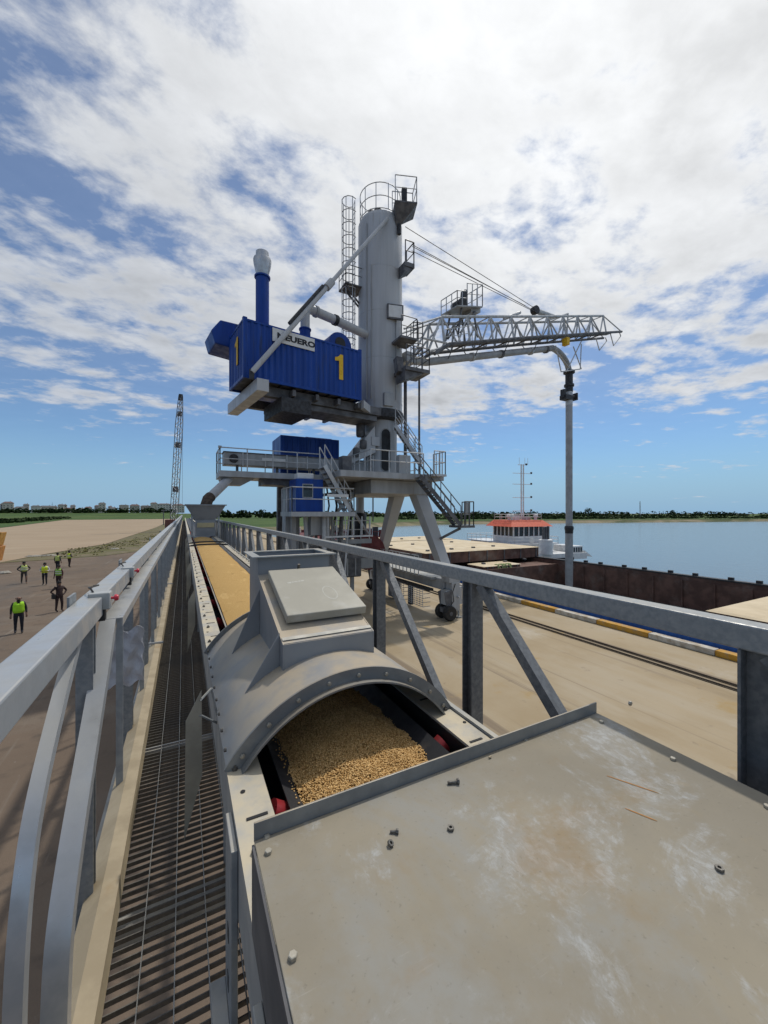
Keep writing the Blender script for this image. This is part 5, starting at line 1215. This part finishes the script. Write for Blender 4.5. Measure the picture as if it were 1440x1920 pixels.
def mull(x0,y0,x1,y1,k):
    for i in range(k+1):
        x, y = x0+(x1-x0)*i/k, y0+(y1-y0)*i/k
        MB().beam((x,y,3.305),(x,y,4.779),.17).build('window_post', M_boatw, hw)
mull(-2.8,-4.3,2.8,-4.3,6); mull(-2.8,-3.2,-2.8,.7,4); mull(2.8,-3.2,2.8,.7,4); mull(-2.0,.7,2.0,.7,4)
MB().hexa([(-3.9,-5.2,4.783),(3.9,-5.2,4.783),(3.9,1.4,4.783),(-3.9,1.4,4.783),(-2.9,-4.0,5.75),(2.9,-4.0,5.75),(2.9,.6,5.75),(-2.9,.6,5.75)]).build('orange_roof', M_orange, hw)
# main mast with crosstrees and radar
mst = bpy.data.objects.new('main_mast', None); C.objects.link(mst); mst.parent = tug; mst.location = (1.9,0,0)
for x in (-.22,.22): MB().tube((x,-.5,5.755),(x,-.5,14.9),.11,8).build('mast_tube', M_boatw, mst)
for z in (7.2,9.4,11.6,13.4,14.8):
    MB().tube((-1.9 if z<14 else -.9,-.5,z),(1.9 if z<14 else .9,-.5,z),.05,6).build('crosstree', M_boatw, mst)
    MB().lathe((1.8 if z<14 else .8,-.5,z),[(.05,-.05),(.16,.0),(.16,.25),(.05,.3)],8).build('mast_light', M_dark, mst)
for x in (-.6,.5,1.1): MB().tube((x,-.5,14.8),(x,-.5,16.0),.03,5).build('aerial', M_boatw, mst)
MB().tube((2.4,.2,5.755),(2.4,.2,10.6),.03,6).build('whip_aerial', M_boatw, tug)
for x, y in ((-2.4,-3.4),(2.3,-3.2),(-1.9,-2.0)): 
    MB().lathe((x,y,5.755),[(.2,0),(.2,.4),(.36,.5),(.34,.8),(.1,1.0)],12).build('search_light', M_boatw, tug, smooth=True)
mb = MB(); railing(mb, [(-2.8,-3.9,5.755),(2.8,-3.9,5.755),(2.8,.5,5.755),(-2.8,.5,5.755),(-2.8,-3.9,5.755)],.9,.035,1.3); mb.build('roof_railing', M_boatw, tug)
MB().box((-1.5,-3.0,5.755),(-.6,-2.3,6.5)).build('roof_locker', M_boatw, tug); MB().box((.9,-2.6,5.755),(1.8,-1.6,6.3)).build('roof_locker', M_crane, tug)
mb = MB(); railing(mb, [(-4.0,-6.1,2.305),(4.0,-6.1,2.305),(4.0,6.9,2.305),(-4.0,6.9,2.305),(-4.0,-6.1,2.305)],.95,.035,1.4); mb.build('deck_railing', M_boatw, tug)
for k in range(5):
    MB().box((-2.8+k*1.25,-5.42,1.15),(-2.1+k*1.25,-5.401,1.85)).build('cabin_window', M_glass, tug)
lb = MB().lathe((0,0,0),[(.22,-.06),(.40,-.06),(.42,0),(.40,.06),(.22,.06)],16,axis='y').build('life_buoy', M_signw, tug, smooth=True); lb.location = (-.9,-6.15,2.75)
# funnel with white casing
fx, fy = -.6, -8.6
MB().lathe((fx,fy,0),[(.95,.953),(.95,3.0),(.8,3.1)],16).build('funnel_casing', M_boatw, tug, smooth=True)
for dx in (-.42,0,.42): MB().tube((fx+dx,fy,3.0),(fx+dx,fy,4.9+.15*dx),.19,10).build('exhaust_pipe', M_cdark, tug, smooth=True)
# aft gear at the right: fender, liferaft, davit
MB().box((4.7,-8.5,.0),(7.2,-2.0,.9)).build('side_pontoon', M_boatw, tug); MB().box((5.0,-8.0,.903),(6.9,-4.0,1.9)).build('gear_locker', M_boatw, tug, bevel=.05)
for k in range(4): MB().box((5.1+k*.45,-8.03,1.0),(5.4+k*.45,-8.001,1.7)).build('locker_window', M_glass, tug)
MB().hexa([(7.0,-8.3,.5),(8.5,-8.3,.2),(8.5,-7.0,.2),(7.0,-7.0,.5),(7.0,-8.3,1.2),(8.3,-8.3,.35),(8.3,-7.0,.35),(7.0,-7.0,1.2)]).build('fender_flap', M_signw, tug)
MB().lathe((6.2,-6.0,1.905),[(.5,0),(.55,.2),(.55,.9),(.4,1.05)],14).build('life_raft', M_boatw, tug, smooth=True)
MB().box((-4.8,-7.5,.953),(-3.0,-5.6,1.9)).build('winch_house', M_boatw, tug)

# ================================================================== far crane beyond the yard
mc = thing('lattice_crane', 'distant crawler crane with upright lattice boom beyond the conveyor', 'crane')
b0_ = at(325,985,d=118); b0_.z = 1.8; t0_ = at(339,742,d=118)
ax = (t0_-b0_); ln = ax.length; ad = ax.normalized(); sd_ = Vector((cY,-sY,0)); sd_ = (sd_ - ad*sd_.dot(ad)).normalized(); fd = ad.cross(sd_)
boom2 = bpy.data.objects.new('boom', None); C.objects.link(boom2); boom2.parent = mc
NB2 = 26
def bw(t): return .75 if .08 < t < .78 else (.35+.4*t/.08 if t <= .08 else .75 - .35*(t-.78)/.22)
for k in range(4):
    sx, sf = ((-1,-1),(1,-1),(1,1),(-1,1))[k]
    MB().path([b0_ + ad*ln*t + sd_*sx*bw(t) + fd*sf*bw(t) for t in (0,.08,.4,.78,1)], .11, 6).build('chord', M_cdark, boom2)
for i in range(NB2):
    t0, t1 = i/NB2, (i+1)/NB2; s = 1 if i % 2 else -1
    for sf in (-1,1):
        MB().tube(b0_+ad*ln*t0+sd_*s*bw(t0)+fd*sf*bw(t0), b0_+ad*ln*t1-sd_*s*bw(t1)+fd*sf*bw(t1), .07, 5).build('lacing', M_lat, boom2)
    for sx in (-1,1):
        MB().tube(b0_+ad*ln*t0+sd_*sx*bw(t0)+fd*s*bw(t0), b0_+ad*ln*t1+sd_*sx*bw(t1)-fd*s*bw(t1), .07, 5).build('lacing', M_lat, boom2)
for t in (.28,.62,.86): 
    c = b0_+ad*ln*t; MB().beam(c-sd_*bw(t)*1.1, c+sd_*bw(t)*1.1, .3, 2*bw(t)+.2).build('splice_frame', M_cdark, boom2)
MB().beam(b0_+ad*ln*.965, b0_+ad*ln*1.01, 1.1, .9).build('boom_head', M_dark, boom2)
for k in (-1,1): MB().tube(t0_+sd_*.6, b0_+sd_*2.2+fd*k*1.0+Vector((0,0,2)), .035, 5).build('pendant_rope', M_cdark, mc)
MB().box((b0_.x-2.2,b0_.y-1.5,1.1),(b0_.x+1.6,b0_.y+4.5,3.6)).build('machine_house', mat('dull red-brown paint',(.16,.06,.05),(.12,.05,.04),.6), mc, bevel=.1)
for x in (-2.2,1.4): MB().box((b0_.x+x,b0_.y-2.5,0.03),(b0_.x+x+.9,b0_.y+4.0,1.05)).build('crawler_track', M_dark, mc, bevel=.25)
MB().tube((b0_.x-2.6,b0_.y,2.0),(b0_.x-2.6,b0_.y,6.5),.14,6).build('gantry_mast', M_cdark, mc); MB().box((b0_.x-3.2,b0_.y-.4,6.2),(b0_.x-2.0,b0_.y+.4,6.6)).build('gantry_head', M_cdark, mc)

# ================================================================== orange bins at the left edge
yb = thing('orange_bins', 'tall orange-yellow ribbed bin stack with red top at the left edge of the yard', 'bins')
for k, (z0, z1, m_) in enumerate(((.03,1.75,'bin orange'),(1.78,3.35,'bin yellow'),(3.38,4.1,'bin red'))):
    cc = {'bin orange':((.46,.20,.045),(.36,.15,.035)),'bin yellow':((.48,.25,.05),(.38,.19,.04)),'bin red':((.34,.09,.06),(.26,.07,.05))}[m_]
    mm = mat(m_, cc[0], cc[1], .6, 0, 2); x1 = -18.9 - (.9 if k == 2 else 0) + .1*k
    MB().hexa([(-26,60.2,z0),(x1-.25,60.2,z0),(x1-.25,61.6,z0),(-26,61.6,z0),(-26,60.0,z1),(x1,60.0,z1),(x1,61.8,z1),(-26,61.8,z1)]).build('bin', mm, yb, bevel=.06)
    for j in range(5): MB().box((x1-.9-j*1.3,59.86,z0+.12),(x1-.75-j*1.3,60.03,z1-.1)).build('bin_rib', mm, yb)
    MB().box((-26,59.82,z1-.12),(x1+.08,59.995,z1+.02)).build('bin_rim', mm, yb)

# ================================================================== people in the yard
M_skin = mat('brown skin', (.23,.13,.09), (.20,.11,.075), .6)
M_hair = mat('dark hair', (.015,.012,.011), (.01,.009,.008), .7)
def clothes(name, c): return mat(name, c, tuple(k*.75 for k in c), .85, 0, 14)
def person(px, py, label, face, shirt, trousers, vest=None, band=None, arms='down', stride=.12, bald=False, hgt=1.74, bag=False):
    base = at(px, py, Z=-.02); t = thing('person', label, 'person', 'people walking in the yard', (base.x, base.y, -.02), face)
    k = hgt/1.75
    V = []; Rr = []; Ed = []
    def add(p, r, par=None):
        V.append(Vector(p)*k); Rr.append(r*k)
        if par is not None: Ed.append((par, len(V)-1))
        return len(V)-1
    pel = add((0,0,.95),.155); sp1 = add((0,-.01,1.12),.145,pel); ch = add((0,0,1.32),.165,sp1); nk = add((0,.01,1.47),.075,ch); hd0 = add((0,-.01,1.56),.075,nk); hd = add((0,-.015,1.64),.098,hd0); add((0,-.01,1.71),.07,hd)
    for s in (-1,1):
        st = stride*s
        hp_ = add((s*.10,0,.88),.105,pel); kn = add((s*.11,-st-.02,.49),.070,hp_); an = add((s*.115,-st*1.2+.03,.10),.050,kn); add((s*.12,-st*1.2-.14,.045),.042,an)
        sh = add((s*.19,0,1.40),.075,ch)
        if arms == 'down': el_, wr, hn = (s*.26,.03,1.13), (s*.27,-.05,.90), (s*.27,-.07,.81)
        elif arms == 'front': el_, wr, hn = (s*.29,.02,1.16), (s*.17,-.22,1.12), (s*.09,-.27,1.13)
        elif arms == 'hip': el_, wr, hn = (s*.40,.06,1.18), (s*.24,-.06,1.02), (s*.19,-.09,.99)
        else: el_, wr, hn = ((s*.30,-.02,1.18),(s*.30,-.20,1.22),(s*.28,-.28,1.26)) if s > 0 else ((s*.26,.03,1.13),(s*.27,-.05,.90),(s*.27,-.07,.81))
        e1 = add(el_,.052,sh); w1 = add(wr,.038,e1); h1 = add(hn,.036,w1)
        hv = (Vector(hn)-Vector(wr)).normalized(); sdv = hv.cross(Vector((0,0,1)) if abs(hv.z) < .8 else Vector((0,1,0))).normalized()
        for j in range(4): a_ = add(Vector(hn)+hv*.05+sdv*(.018*(j-1.5)),.011,h1); add(Vector(hn)+hv*(.085+.008*(1 if j in (1,2) else 0))+sdv*(.02*(j-1.5)),.009,a_)
        add(Vector(hn)+hv*.025+sdv*.045*s,.011,h1)
    me = bpy.data.meshes.new('body'); me.from_pydata([tuple(v) for v in V], Ed, [])
    o = bpy.data.objects.new('body', me); C.objects.link(o); o.parent = t
    md = o.modifiers.new('skin','SKIN'); sk_ = me.skin_vertices[0].data
    for i, r_ in enumerate(Rr): sk_[i].radius = (r_, r_*(.78 if i in (0,1,2) else 1))
    sk_[0].use_root = True
    ss = o.modifiers.new('sub','SUBSURF'); ss.levels = 1; ss.render_levels = 1
    dg = bpy.context.evaluated_depsgraph_get(); dg.update(); ev = bpy.data.meshes.new_from_object(o.evaluated_get(dg))
    o.modifiers.clear(); o.data = ev; ev.materials.clear()
    for m_ in (M_skin, shirt, trousers, M_black): ev.materials.append(m_)
    for p_ in ev.polygons:
        z = p_.center.z/k; x = abs(p_.center.x)/k; p_.use_smooth = True
        p_.material_index = 3 if z < .09 else 2 if z < .96 and x < .215 else 0 if z > 1.50 or (z < .95 and x > .2) else 1
        if arms in ('front','hip') and p_.center.y/k < -.17: p_.material_index = 0
    # face features and hair
    if not bald:
        hm = MB().lathe((0,.012*k,1.655*k),[(.0,.125*k),(.06*k,.115*k),(.10*k,.06*k),(.108*k,.0),(.10*k,-.04*k),(.085*k,-.06*k)],12); hm.build('hair', M_hair, t, smooth=True)
    else:
        MB().lathe((0,-.055*k,1.565*k),[(.03*k,-.05*k),(.06*k,-.03*k),(.055*k,.02*k)],10).build('beard', M_hair, t, smooth=True)
    MB().poly([(0,-.128*k,1.62*k),(-.016*k,-.10*k,1.605*k),(.016*k,-.10*k,1.605*k),(0,-.10*k,1.66*k)],[(0,1,3),(0,3,2),(0,2,1)]).build('nose', M_skin, t)
    for s in (-1,1):
        MB().lathe((s*.036*k,-.100*k,1.652*k),[(.004,-.01),(.013*k,0),(.004,.01)],6).build('eye', M_black, t)
        MB().lathe((s*.102*k,0,1.635*k),[(.012*k,-.03*k),(.02*k,0),(.01*k,.03*k)],6).build('ear', M_skin, t)
    if vest:
        prof = [(.205,.135,.97),(.215,.14,1.08),(.212,.14,1.2),(.222,.15,1.32),(.215,.14,1.41),(.15,.10,1.475)]
        mb = MB(); n_ = 20
        for rx, ry, z in prof:
            for j in range(n_): a_ = 2*math.pi*j/n_; mb.v.append((rx*k*math.cos(a_), ry*k*math.sin(a_), z*k))
        for i in range(len(prof)-1):
            for j in range(n_):
                if i == len(prof)-2 and j in (14,15): continue
                mb.f.append((i*n_+j, i*n_+(j+1)%n_, (i+1)*n_+(j+1)%n_, (i+1)*n_+j))
        v_ = mb.build('safety_vest', vest, t); v_.modifiers.new('thick','SOLIDIFY').thickness = .012
        for p_ in v_.data.polygons: p_.use_smooth = True
        if band:
            for z in (1.10, 1.24):
                mb = MB()
                for zz in (z, z+.05):
                    for j in range(n_): a_ = 2*math.pi*j/n_; mb.v.append((.226*k*math.cos(a_), .152*k*math.sin(a_), zz*k))
                for j in range(n_): mb.f.append((j,(j+1)%n_,n_+(j+1)%n_,n_+j))
                mb.build('reflective_band', band, v_)
    if bag: MB().box((-.34*k,-.12*k,.78*k),(-.20*k,.12*k,1.05*k)).build('shoulder_bag', M_black, t, bevel=.03)
    return t
V_lime = mat('lime vest', (.42,.80,.03), (.36,.70,.03), .7, 0, 9)
V_yel = mat('yellow vest', (.70,.80,.03), (.60,.70,.03), .7, 0, 9)
V_pale = mat('faded vest', (.55,.62,.18), (.45,.52,.14), .7, 0, 9)
V_green = mat('green vest', (.33,.55,.10), (.26,.45,.08), .7, 0, 9)
M_band = mat('reflective band', (.75,.76,.66), (.65,.66,.58), .4)
S_dark = clothes('dark shirt', (.03,.028,.03)); S_white = clothes('white shirt', (.6,.6,.58)); S_maroon = clothes('brown clothes', (.045,.026,.026)); S_navy = clothes('navy trousers', (.02,.02,.028)); S_grey = clothes('grey trousers', (.06,.055,.05)); S_rust = clothes('rusty shirt', (.10,.04,.04))
fc = lambda px: -YAW - math.atan((px-720)/725) 
person(35,1187,'bald bearded person in a lime vest walking nearest the camera',fc(35),S_dark,S_navy,V_lime,None,'down',.06,bald=True)
person(111,1147,'person in all dark brown clothes with a shoulder bag and no vest',fc(111)+.5,S_maroon,S_maroon,None,None,'hip',.05,bag=True)
person(45,1094,'leftmost person of the far group in a pale vest with reflective band',fc(45)+.2,S_grey,S_grey,V_pale,M_band,'hip',.12)
person(84,1097,'person in a bright yellow vest over a white shirt, middle of the group',fc(84)-.3,S_white,S_navy,V_yel,None,'front',.05)
person(110,1103,'person in a green vest and maroon sleeves beside the yellow vest',fc(110)-.5,S_rust,S_maroon,V_green,M_band,'down',.05)
person(108,1070,'person in a pale vest standing behind the green vested person',fc(108)+2.6,S_grey,S_navy,V_pale,None,'down',.04)
person(130,1064,'rightmost far person in a pale yellow vest and dark sleeves',fc(130)+2.2,S_dark,S_maroon,V_yel,M_band,'front',.05)

# debris along the edge of the sand lot
for k, (px, py, w_) in enumerate(((64,1044,1.6),(85,1043,2.6),(215,1030,1.2),(8,1075,.9))):
    b2 = at(px, py, Z=0); mb = MB(); n_ = 9
    ring_ = [(w_*(.5+.12*rnd.random())*math.cos(a_), .35*(.8+.4*rnd.random())*math.sin(a_), .0) for a_ in [2*math.pi*j/n_ for j in range(n_)]]
    mb.v = [(x,y,.03) for x,y,z in ring_] + [(x*.6,y*.6,.16+.06*rnd.random()) for x,y,z in ring_]
    mb.f = [tuple(range(n_,2*n_))] + [(i,(i+1)%n_,n_+(i+1)%n_,n_+i) for i in range(n_)]
    o = mb.build('rubble_heap', mat('pale rubble',(.42,.39,.33),(.30,.28,.24),.9,0,5,bump=.6,bscale=8) if k == 0 else MATS['pale rubble']); o.location = (b2.x,b2.y,.02)
    tag(o, ['small pale rubble patch left of the long white strip','long white rubble strip behind the group of people','pale rubble patch at the weedy verge by the railing','small pale patch at the left edge of the yard'][k], 'rubble')

# ================================================================== town, tree belts and shore trees
rise = [[at(px_, 962, d=dd_) for px_ in (-700,-300,0,120,240,330)] for dd_ in (430,560,900)]
mb = MB()
for j, zz_ in enumerate((.0,6.0,7.0)):
    for p_ in rise[j]: mb.v.append((p_.x, p_.y, zz_ + .05))
for j in range(2):
    for i in range(5): mb.f.append((j*6+i, j*6+i+1, (j+1)*6+i+1, (j+1)*6+i))
mb.build('grass_rise', M_grass)['kind'] = 'structure'
M_leaf = mat('far foliage', (.030,.052,.018), (.018,.032,.012), .8, 0, .12, spec=.1)
M_leaf2 = mat('far foliage pale', (.045,.065,.025), (.028,.045,.016), .8, 0, .12, spec=.1)
def leafcloud(mb, c, rx, ry, rz, n_, s_):
    for k in range(n_):
        th_ = rnd.uniform(0,6.283); ph = math.acos(rnd.uniform(-.7,1)); rr3 = rnd.uniform(.45,1)**.5
        q = Vector((c[0]+rx*rr3*math.sin(ph)*math.cos(th_), c[1]+ry*rr3*math.sin(ph)*math.sin(th_), c[2]+rz*rr3*math.cos(ph)))
        Mx = Matrix.Rotation(rnd.uniform(0,6.28),3,'Z') @ Matrix.Rotation(rnd.uniform(-1,1),3,'X'); sz = s_*rnd.uniform(.6,1.3)
        i0 = len(mb.v); mb.v += [tuple(q + Mx @ Vector(v)*sz) for v in ((-1,0,-.4),(1,0,-.4),(.7,.1,.6),(-.6,-.1,.6))]; mb.f.append((i0,i0+1,i0+2,i0+3))
def belt(name, label, pts, count, h, m, seed_w=6, s_=1.1, z0=0):
    mb = MB(); seg = list(zip(pts, pts[1:]))
    for k in range(count):
        (x0,y0),(x1,y1) = seg[k*len(seg)//count]; f_ = rnd.random(); hh = h*rnd.uniform(.45,1.15)
        leafcloud(mb, (x0+(x1-x0)*f_, y0+(y1-y0)*f_ + rnd.uniform(-4,4), z0+hh*.5), seed_w*rnd.uniform(.5,1.2), seed_w*.7, hh*.55, 22, s_)
    o = mb.build(name, m); tag(o, label, 'trees', kind='stuff'); return o
def gp(px, d, z=0): p = at(px, 962, d=d); return (p.x, p.y)
belt('tree_belt', 'dark distant tree belt along the far shore at the right', [gp(690,520),gp(850,560),gp(1010,560),gp(1180,600),gp(1440,620),gp(1700,640)], 330, 7.5, M_leaf, 10, 1.3)
belt('hedge_belt', 'low hedge of dark bushes below the town at the left', [gp(-120,560),gp(60,550),gp(180,555),gp(325,560)], 110, 6.5, M_leaf, 8, 1.6, 5.6)
belt('bush_row', 'row of dark bushes on the horizon behind the discharge chute', [gp(400,420),gp(470,400),gp(560,430),gp(690,500)], 70, 8, M_leaf, 6, 1.5)
belt('reed_belt', 'pale green reeds and scrub on the far shore', [gp(760,330),gp(900,350),gp(1040,350),gp(1220,380),gp(1440,400)], 120, 3.0, M_leaf2, 9, 1.2)
belt('scrub_belt', 'dark scrub along the near edge of the green field at left', [gp(-60,190),gp(10,215),gp(80,300),gp(120,380)], 70, 2.4, M_leaf2, 6, .9)
def tree(px, d, h, label):
    x, y = gp(px, d); t = thing('shore_tree', label, 'tree', None, (x,y,0))
    mb = MB().tube((0,0,0),(0,0,h*.45),.3,8,.18); mb.tube((0,0,h*.4),(h*.16,0,h*.7),.14,6,.06).tube((0,0,h*.42),(-h*.15,.2,h*.72),.14,6,.06); mb.build('trunk', M_cdark, t)
    mb = MB()
    for k in range(7): leafcloud(mb, (rnd.uniform(-.25,.25)*h,rnd.uniform(-.2,.2)*h,h*rnd.uniform(.45,.85)), h*.24, h*.24, h*.2, 40, h*.05)
    mb.build('crown', M_leaf, t)
tree(1103,560,13,'lone round tree standing above the far tree belt')
tree(1262,590,10,'small bushy tree in the far tree belt near the right')
tree(492,395,9,'round dark tree on the horizon beside the left gallery post')
# radio mast on the far shore
x, y = gp(1200,600); pm2 = thing('radio_mast', 'thin lattice radio mast on the far shore', 'mast', None, (x,y,0))
for sx, sy in ((-1,-1),(1,-1),(1,1),(-1,1)): MB().tube((sx*1.0,sy*1.0,0),(sx*.2,sy*.2,24),.16,5).build('mast_leg', M_lat, pm2)
for k in range(10):
    w_ = 1.0-.08*k; w2 = 1.0-.08*(k+1); z = 2.4*k
    for s in (-1,1): MB().tube((-s*w_,-w_,z),(s*w2,-w2,z+2.4),.10,4).build('mast_brace', M_lat, pm2)
x, y = gp(98,640); pm3 = thing('town_mast', 'thin mast rising above the town roofs at left', 'mast', None, (x,y,0)); MB().tube((0,0,0),(0,0,24),.3,6,.12).build('mast_pole', M_cdark, pm3); MB().box((-.8,-.8,20),(.8,.8,20.4)).build('mast_head', M_cdark, pm3)
# town houses
H_cols = [((.50,.44,.38),(.44,.39,.34)), ((.56,.51,.44),(.5,.45,.39)), ((.42,.37,.36),(.37,.33,.32)), ((.60,.57,.50),(.53,.5,.44))]
HM = [mat('house plaster %d' % i, a, b2, .85, 0, .3) for i, (a, b2) in enumerate(H_cols)]; HR = mat('house roof', (.16,.10,.09), (.12,.08,.075), .8, 0, .5); HR2 = mat('house roof grey', (.13,.125,.13), (.10,.10,.10), .8, 0, .5)
hx = 2; hi = 0
ORD = 'first second third fourth fifth sixth seventh eighth ninth tenth eleventh twelfth thirteenth fourteenth fifteenth sixteenth seventeenth eighteenth nineteenth twentieth twenty-first twenty-second twenty-third twenty-fourth twenty-fifth twenty-sixth twenty-seventh twenty-eighth twenty-ninth thirtieth'.split() + ['thirty-something']*20
hcol_names = ['pinkish','cream','mauve grey','pale']
while hx < 335:
    wpx = rnd.choice((7,9,12,16,22,26))*rnd.uniform(.85,1.15); d = rnd.uniform(580, 660); x, y = gp(hx + wpx/2, d); w_ = wpx*d/725*.92; hgt_ = rnd.choice((6.5,8,10,12,14.5))*rnd.uniform(.9,1.1) * (1.2 if hx < 70 else 1.0); dep = rnd.uniform(8,12); ci = rnd.randrange(4)
    t = thing('town_house', ORD[hi] + ' house from the left in the distant town row, ' + hcol_names[ci] + ' walls', 'house', 'distant town houses', (x,y,6.0), -YAW - math.atan((hx-720)/725)*.9)
    MB().box((-w_/2,-dep/2,0),(w_/2,dep/2,hgt_)).build('wall', HM[ci], t)
    e_ = .6; rh = rnd.uniform(1.2,2.6)
    rf = MB().hexa([(-w_/2-e_,-dep/2-e_,hgt_+.01),(w_/2+e_,-dep/2-e_,hgt_+.01),(w_/2+e_,dep/2+e_,hgt_+.01),(-w_/2-e_,dep/2+e_,hgt_+.01),(-w_*.3,-.4,hgt_+rh),(w_*.3,-.4,hgt_+rh),(w_*.3,.4,hgt_+rh),(-w_*.3,.4,hgt_+rh)]).build('roof', HR if rnd.random() < .6 else HR2, t)
    MB().box((w_*.15,.5,hgt_+rh*.4),(w_*.15+.8,1.3,hgt_+rh+1.0)).build('chimney', HM[ci], rf)
    nf = max(2, int(hgt_/3.2)); nw = max(2, int(w_/3.2))
    for f_ in range(nf):
        for j in range(nw):
            xx = -w_/2 + w_*(j+.5)/nw; zz = 1.0 + f_*3.1
            MB().box((xx-.55,-dep/2-.06,zz),(xx+.55,-dep/2-.005,zz+1.4)).build('window', M_glass, t)
    hx += wpx + rnd.uniform(-4, 7); hi += 1
# weeds on the verge between the yard and the sand lot
mb = MB()
for k in range(150):
    f_ = rnd.random(); x = -14 + 8.5*f_ + rnd.uniform(-2.5,2.5); y = 66 + 45*f_**2 + rnd.uniform(-4,10)
    leafcloud(mb, (x,y,.08), .6, .6, .14, 5, .12)
tag(mb.build('verge_weeds', mat('dry weeds',(.20,.18,.07),(.15,.145,.055),.8,0,.5,spec=.1)), 'yellow green weeds on the verge beside the sand lot', 'weeds', kind='stuff')
# ================================================================== more fittings on the crane
for k, dx in enumerate((-.62,-.40,.75)):
    d0 = Matrix.Rotation(dx, 3, 'Z') @ dirc; c0 = Vector((OX,OY,0)) + d0*1.37
    MB().tube(c0+Vector((0,0,12.2)), c0+Vector((0,0,22.4-k*2.5)), .035, 6).build('column_conduit', M_crane, crane)
for z in (14.6,17.3): MB().lathe((OX,OY,0),[(1.326,z),(1.3335,z+.008),(1.3335,z+.03),(1.326,z+.038)],48).build('weld_seam', M_crane, crane, smooth=True)
c0 = Vector((OX,OY,0)) + (Matrix.Rotation(.35,3,'Z') @ dirc)*1.36
MB().box((c0.x-.3,c0.y-.1,11.75),(c0.x+.3,c0.y+.1,12.5)).build('column_hatch', M_crane, crane, bevel=.02)
# clutter below the lower platform: hoses, ducts, tie rods
for k, (px, y_, r_) in enumerate(((572,18.6,.10),(590,19.0,.07),(604,18.4,.12),(618,19.2,.06),(633,18.8,.09),(646,18.2,.05))):
    a = at(px,1015,Y=y_); MB().pipe([(a.x-.15,a.y,.9),(a.x,a.y,2.2),(a.x+.1,a.y,3.9),(a.x+.05*k,a.y,ZP-.23)], r_, 10).build('hanging_hose', (M_crane, M_cdark, M_lat)[k%3], crane, smooth=True)
MB().beam((4.8,19.2,3.4),(12.4,19.2,3.1),.14,.2).build('lower_tie', M_cdark, crane)
MB().beam((5.0,20.6,6.3),(8.7,20.6,6.9),.16).build('deck_knee', M_cdark, crane)
for k in range(6): MB().tube((6.2+k*.45,17.9,4.5),(6.2+k*.45,17.9,ZP-.23),.03,6).build('hanging_rod', M_lat, crane)
MB().box((6.0,17.85,4.4),(8.6,17.95,4.48)).build('hose_rack', M_lat, crane)
mb = MB(); railing(mb, [(8.2,17.3,ZD),(8.2,20.0,ZD)],1.1,.03,.7); railing(mb, [(9.3,19.3,ZD),(9.3,20.0,ZD)],1.1,.03,.5); mb.build('inner_railing', M_lat, crane)
MB().box((10.0,17.6,ZD+.001),(10.7,17.95,ZD+1.0)).build('deck_cabinet', M_crane, crane, bevel=.02)
MB().box((7.0,18.0,ZD+.001),(7.5,18.6,ZD+.8)).build('deck_cabinet', M_cdark, crane, bevel=.02)
mb = MB(); railing(mb, [U(pB0+.9,-.95,lerp_line(bl,pB0+.9)+.1), U(pT0+2.6,-.95,lerp_line(bl,pT0+2.6)+.1)],1.05,.03,.8); mb.build('boom_railing', M_lat, boom)

# heavy equipment between the legs
MB().box((6.6,20.6,1.9),(9.2,22.6,3.9)).build('dust_filter', M_cdark, crane, bevel=.08)
MB().box((9.21,20.9,2.3),(10.2,22.2,3.3)).build('filter_fan', M_crane, crane, bevel=.06)
for k in range(5): MB().box((6.75+k*.5,20.56,2.0),(6.83+k*.5,20.599,3.8)).build('filter_rib', M_crane, crane)
MB().lathe((10.9,23.6,3.0),[(.25,-.5),(1.15,-.5),(1.15,-.42),(.7,-.4),(.7,.4),(1.15,.42),(1.15,.5),(.25,.5)],24,axis='y').build('cable_reel', mat('reel red',(.17,.03,.028),(.12,.022,.02),.6), crane, smooth=True)
for a_, b2 in (((5.1,20.4,6.9),(8.4,20.4,4.0)),((8.6,20.4,6.6),(5.3,20.4,3.6)),((5.2,23.9,6.8),(8.6,22.4,3.9)),((9.0,22.9,6.6),(12.3,24.6,3.0))): MB().beam(a_, b2, .13, .16).build('frame_brace', M_crane, crane)
MB().beam((5.0,20.2,4.0),(9.6,20.2,4.0),.2,.25).build('frame_beam', M_crane, crane)
for x in (6.7,9.0): MB().beam((x,21.6,.02),(x,21.6,1.899),.2).build('filter_leg', M_crane, crane)
mb = MB(); railing(mb, [(6.2,20.0,4.13),(9.4,20.0,4.13)],1.05,.03,.55); mb.build('filter_railing', M_lat, crane)
for k in range(4): MB().pipe([(7.0+k*.4,20.4,7.0),(7.1+k*.45,20.3,6.0),(6.9+k*.5,20.4,4.8),(7.0+k*.5,20.7,3.9)],.05+.015*(k%2),8).build('drop_hose', M_black if k % 2 else M_cdark, crane, smooth=True)
# boom root bracing beside the column
for a_, b2 in (((1.3,-.7,16.9),(pT0,-.62,bt[0][1])),((1.3,.7,16.9),(pT0,.62,bt[0][1])),((1.4,-.8,15.2),(pB0+1.2,-.9,bl[1][1]-.2)),((1.4,.8,15.2),(pB0+1.2,.9,bl[1][1]-.2)),((2.0,-.7,15.3),(pT0-.4,-.7,bt[0][1]-.9)),((2.6,-.9,16.6),(pT0+.2,-.9,bl[1][1]))):
    MB().tube(U(*a_),U(*b2),.07,6).build('root_brace', M_lat, boom)
MB().box((1.35,-.9,14.9),(2.1,.9,15.5)).build('boom_hinge', M_crane, boom, M=UM)
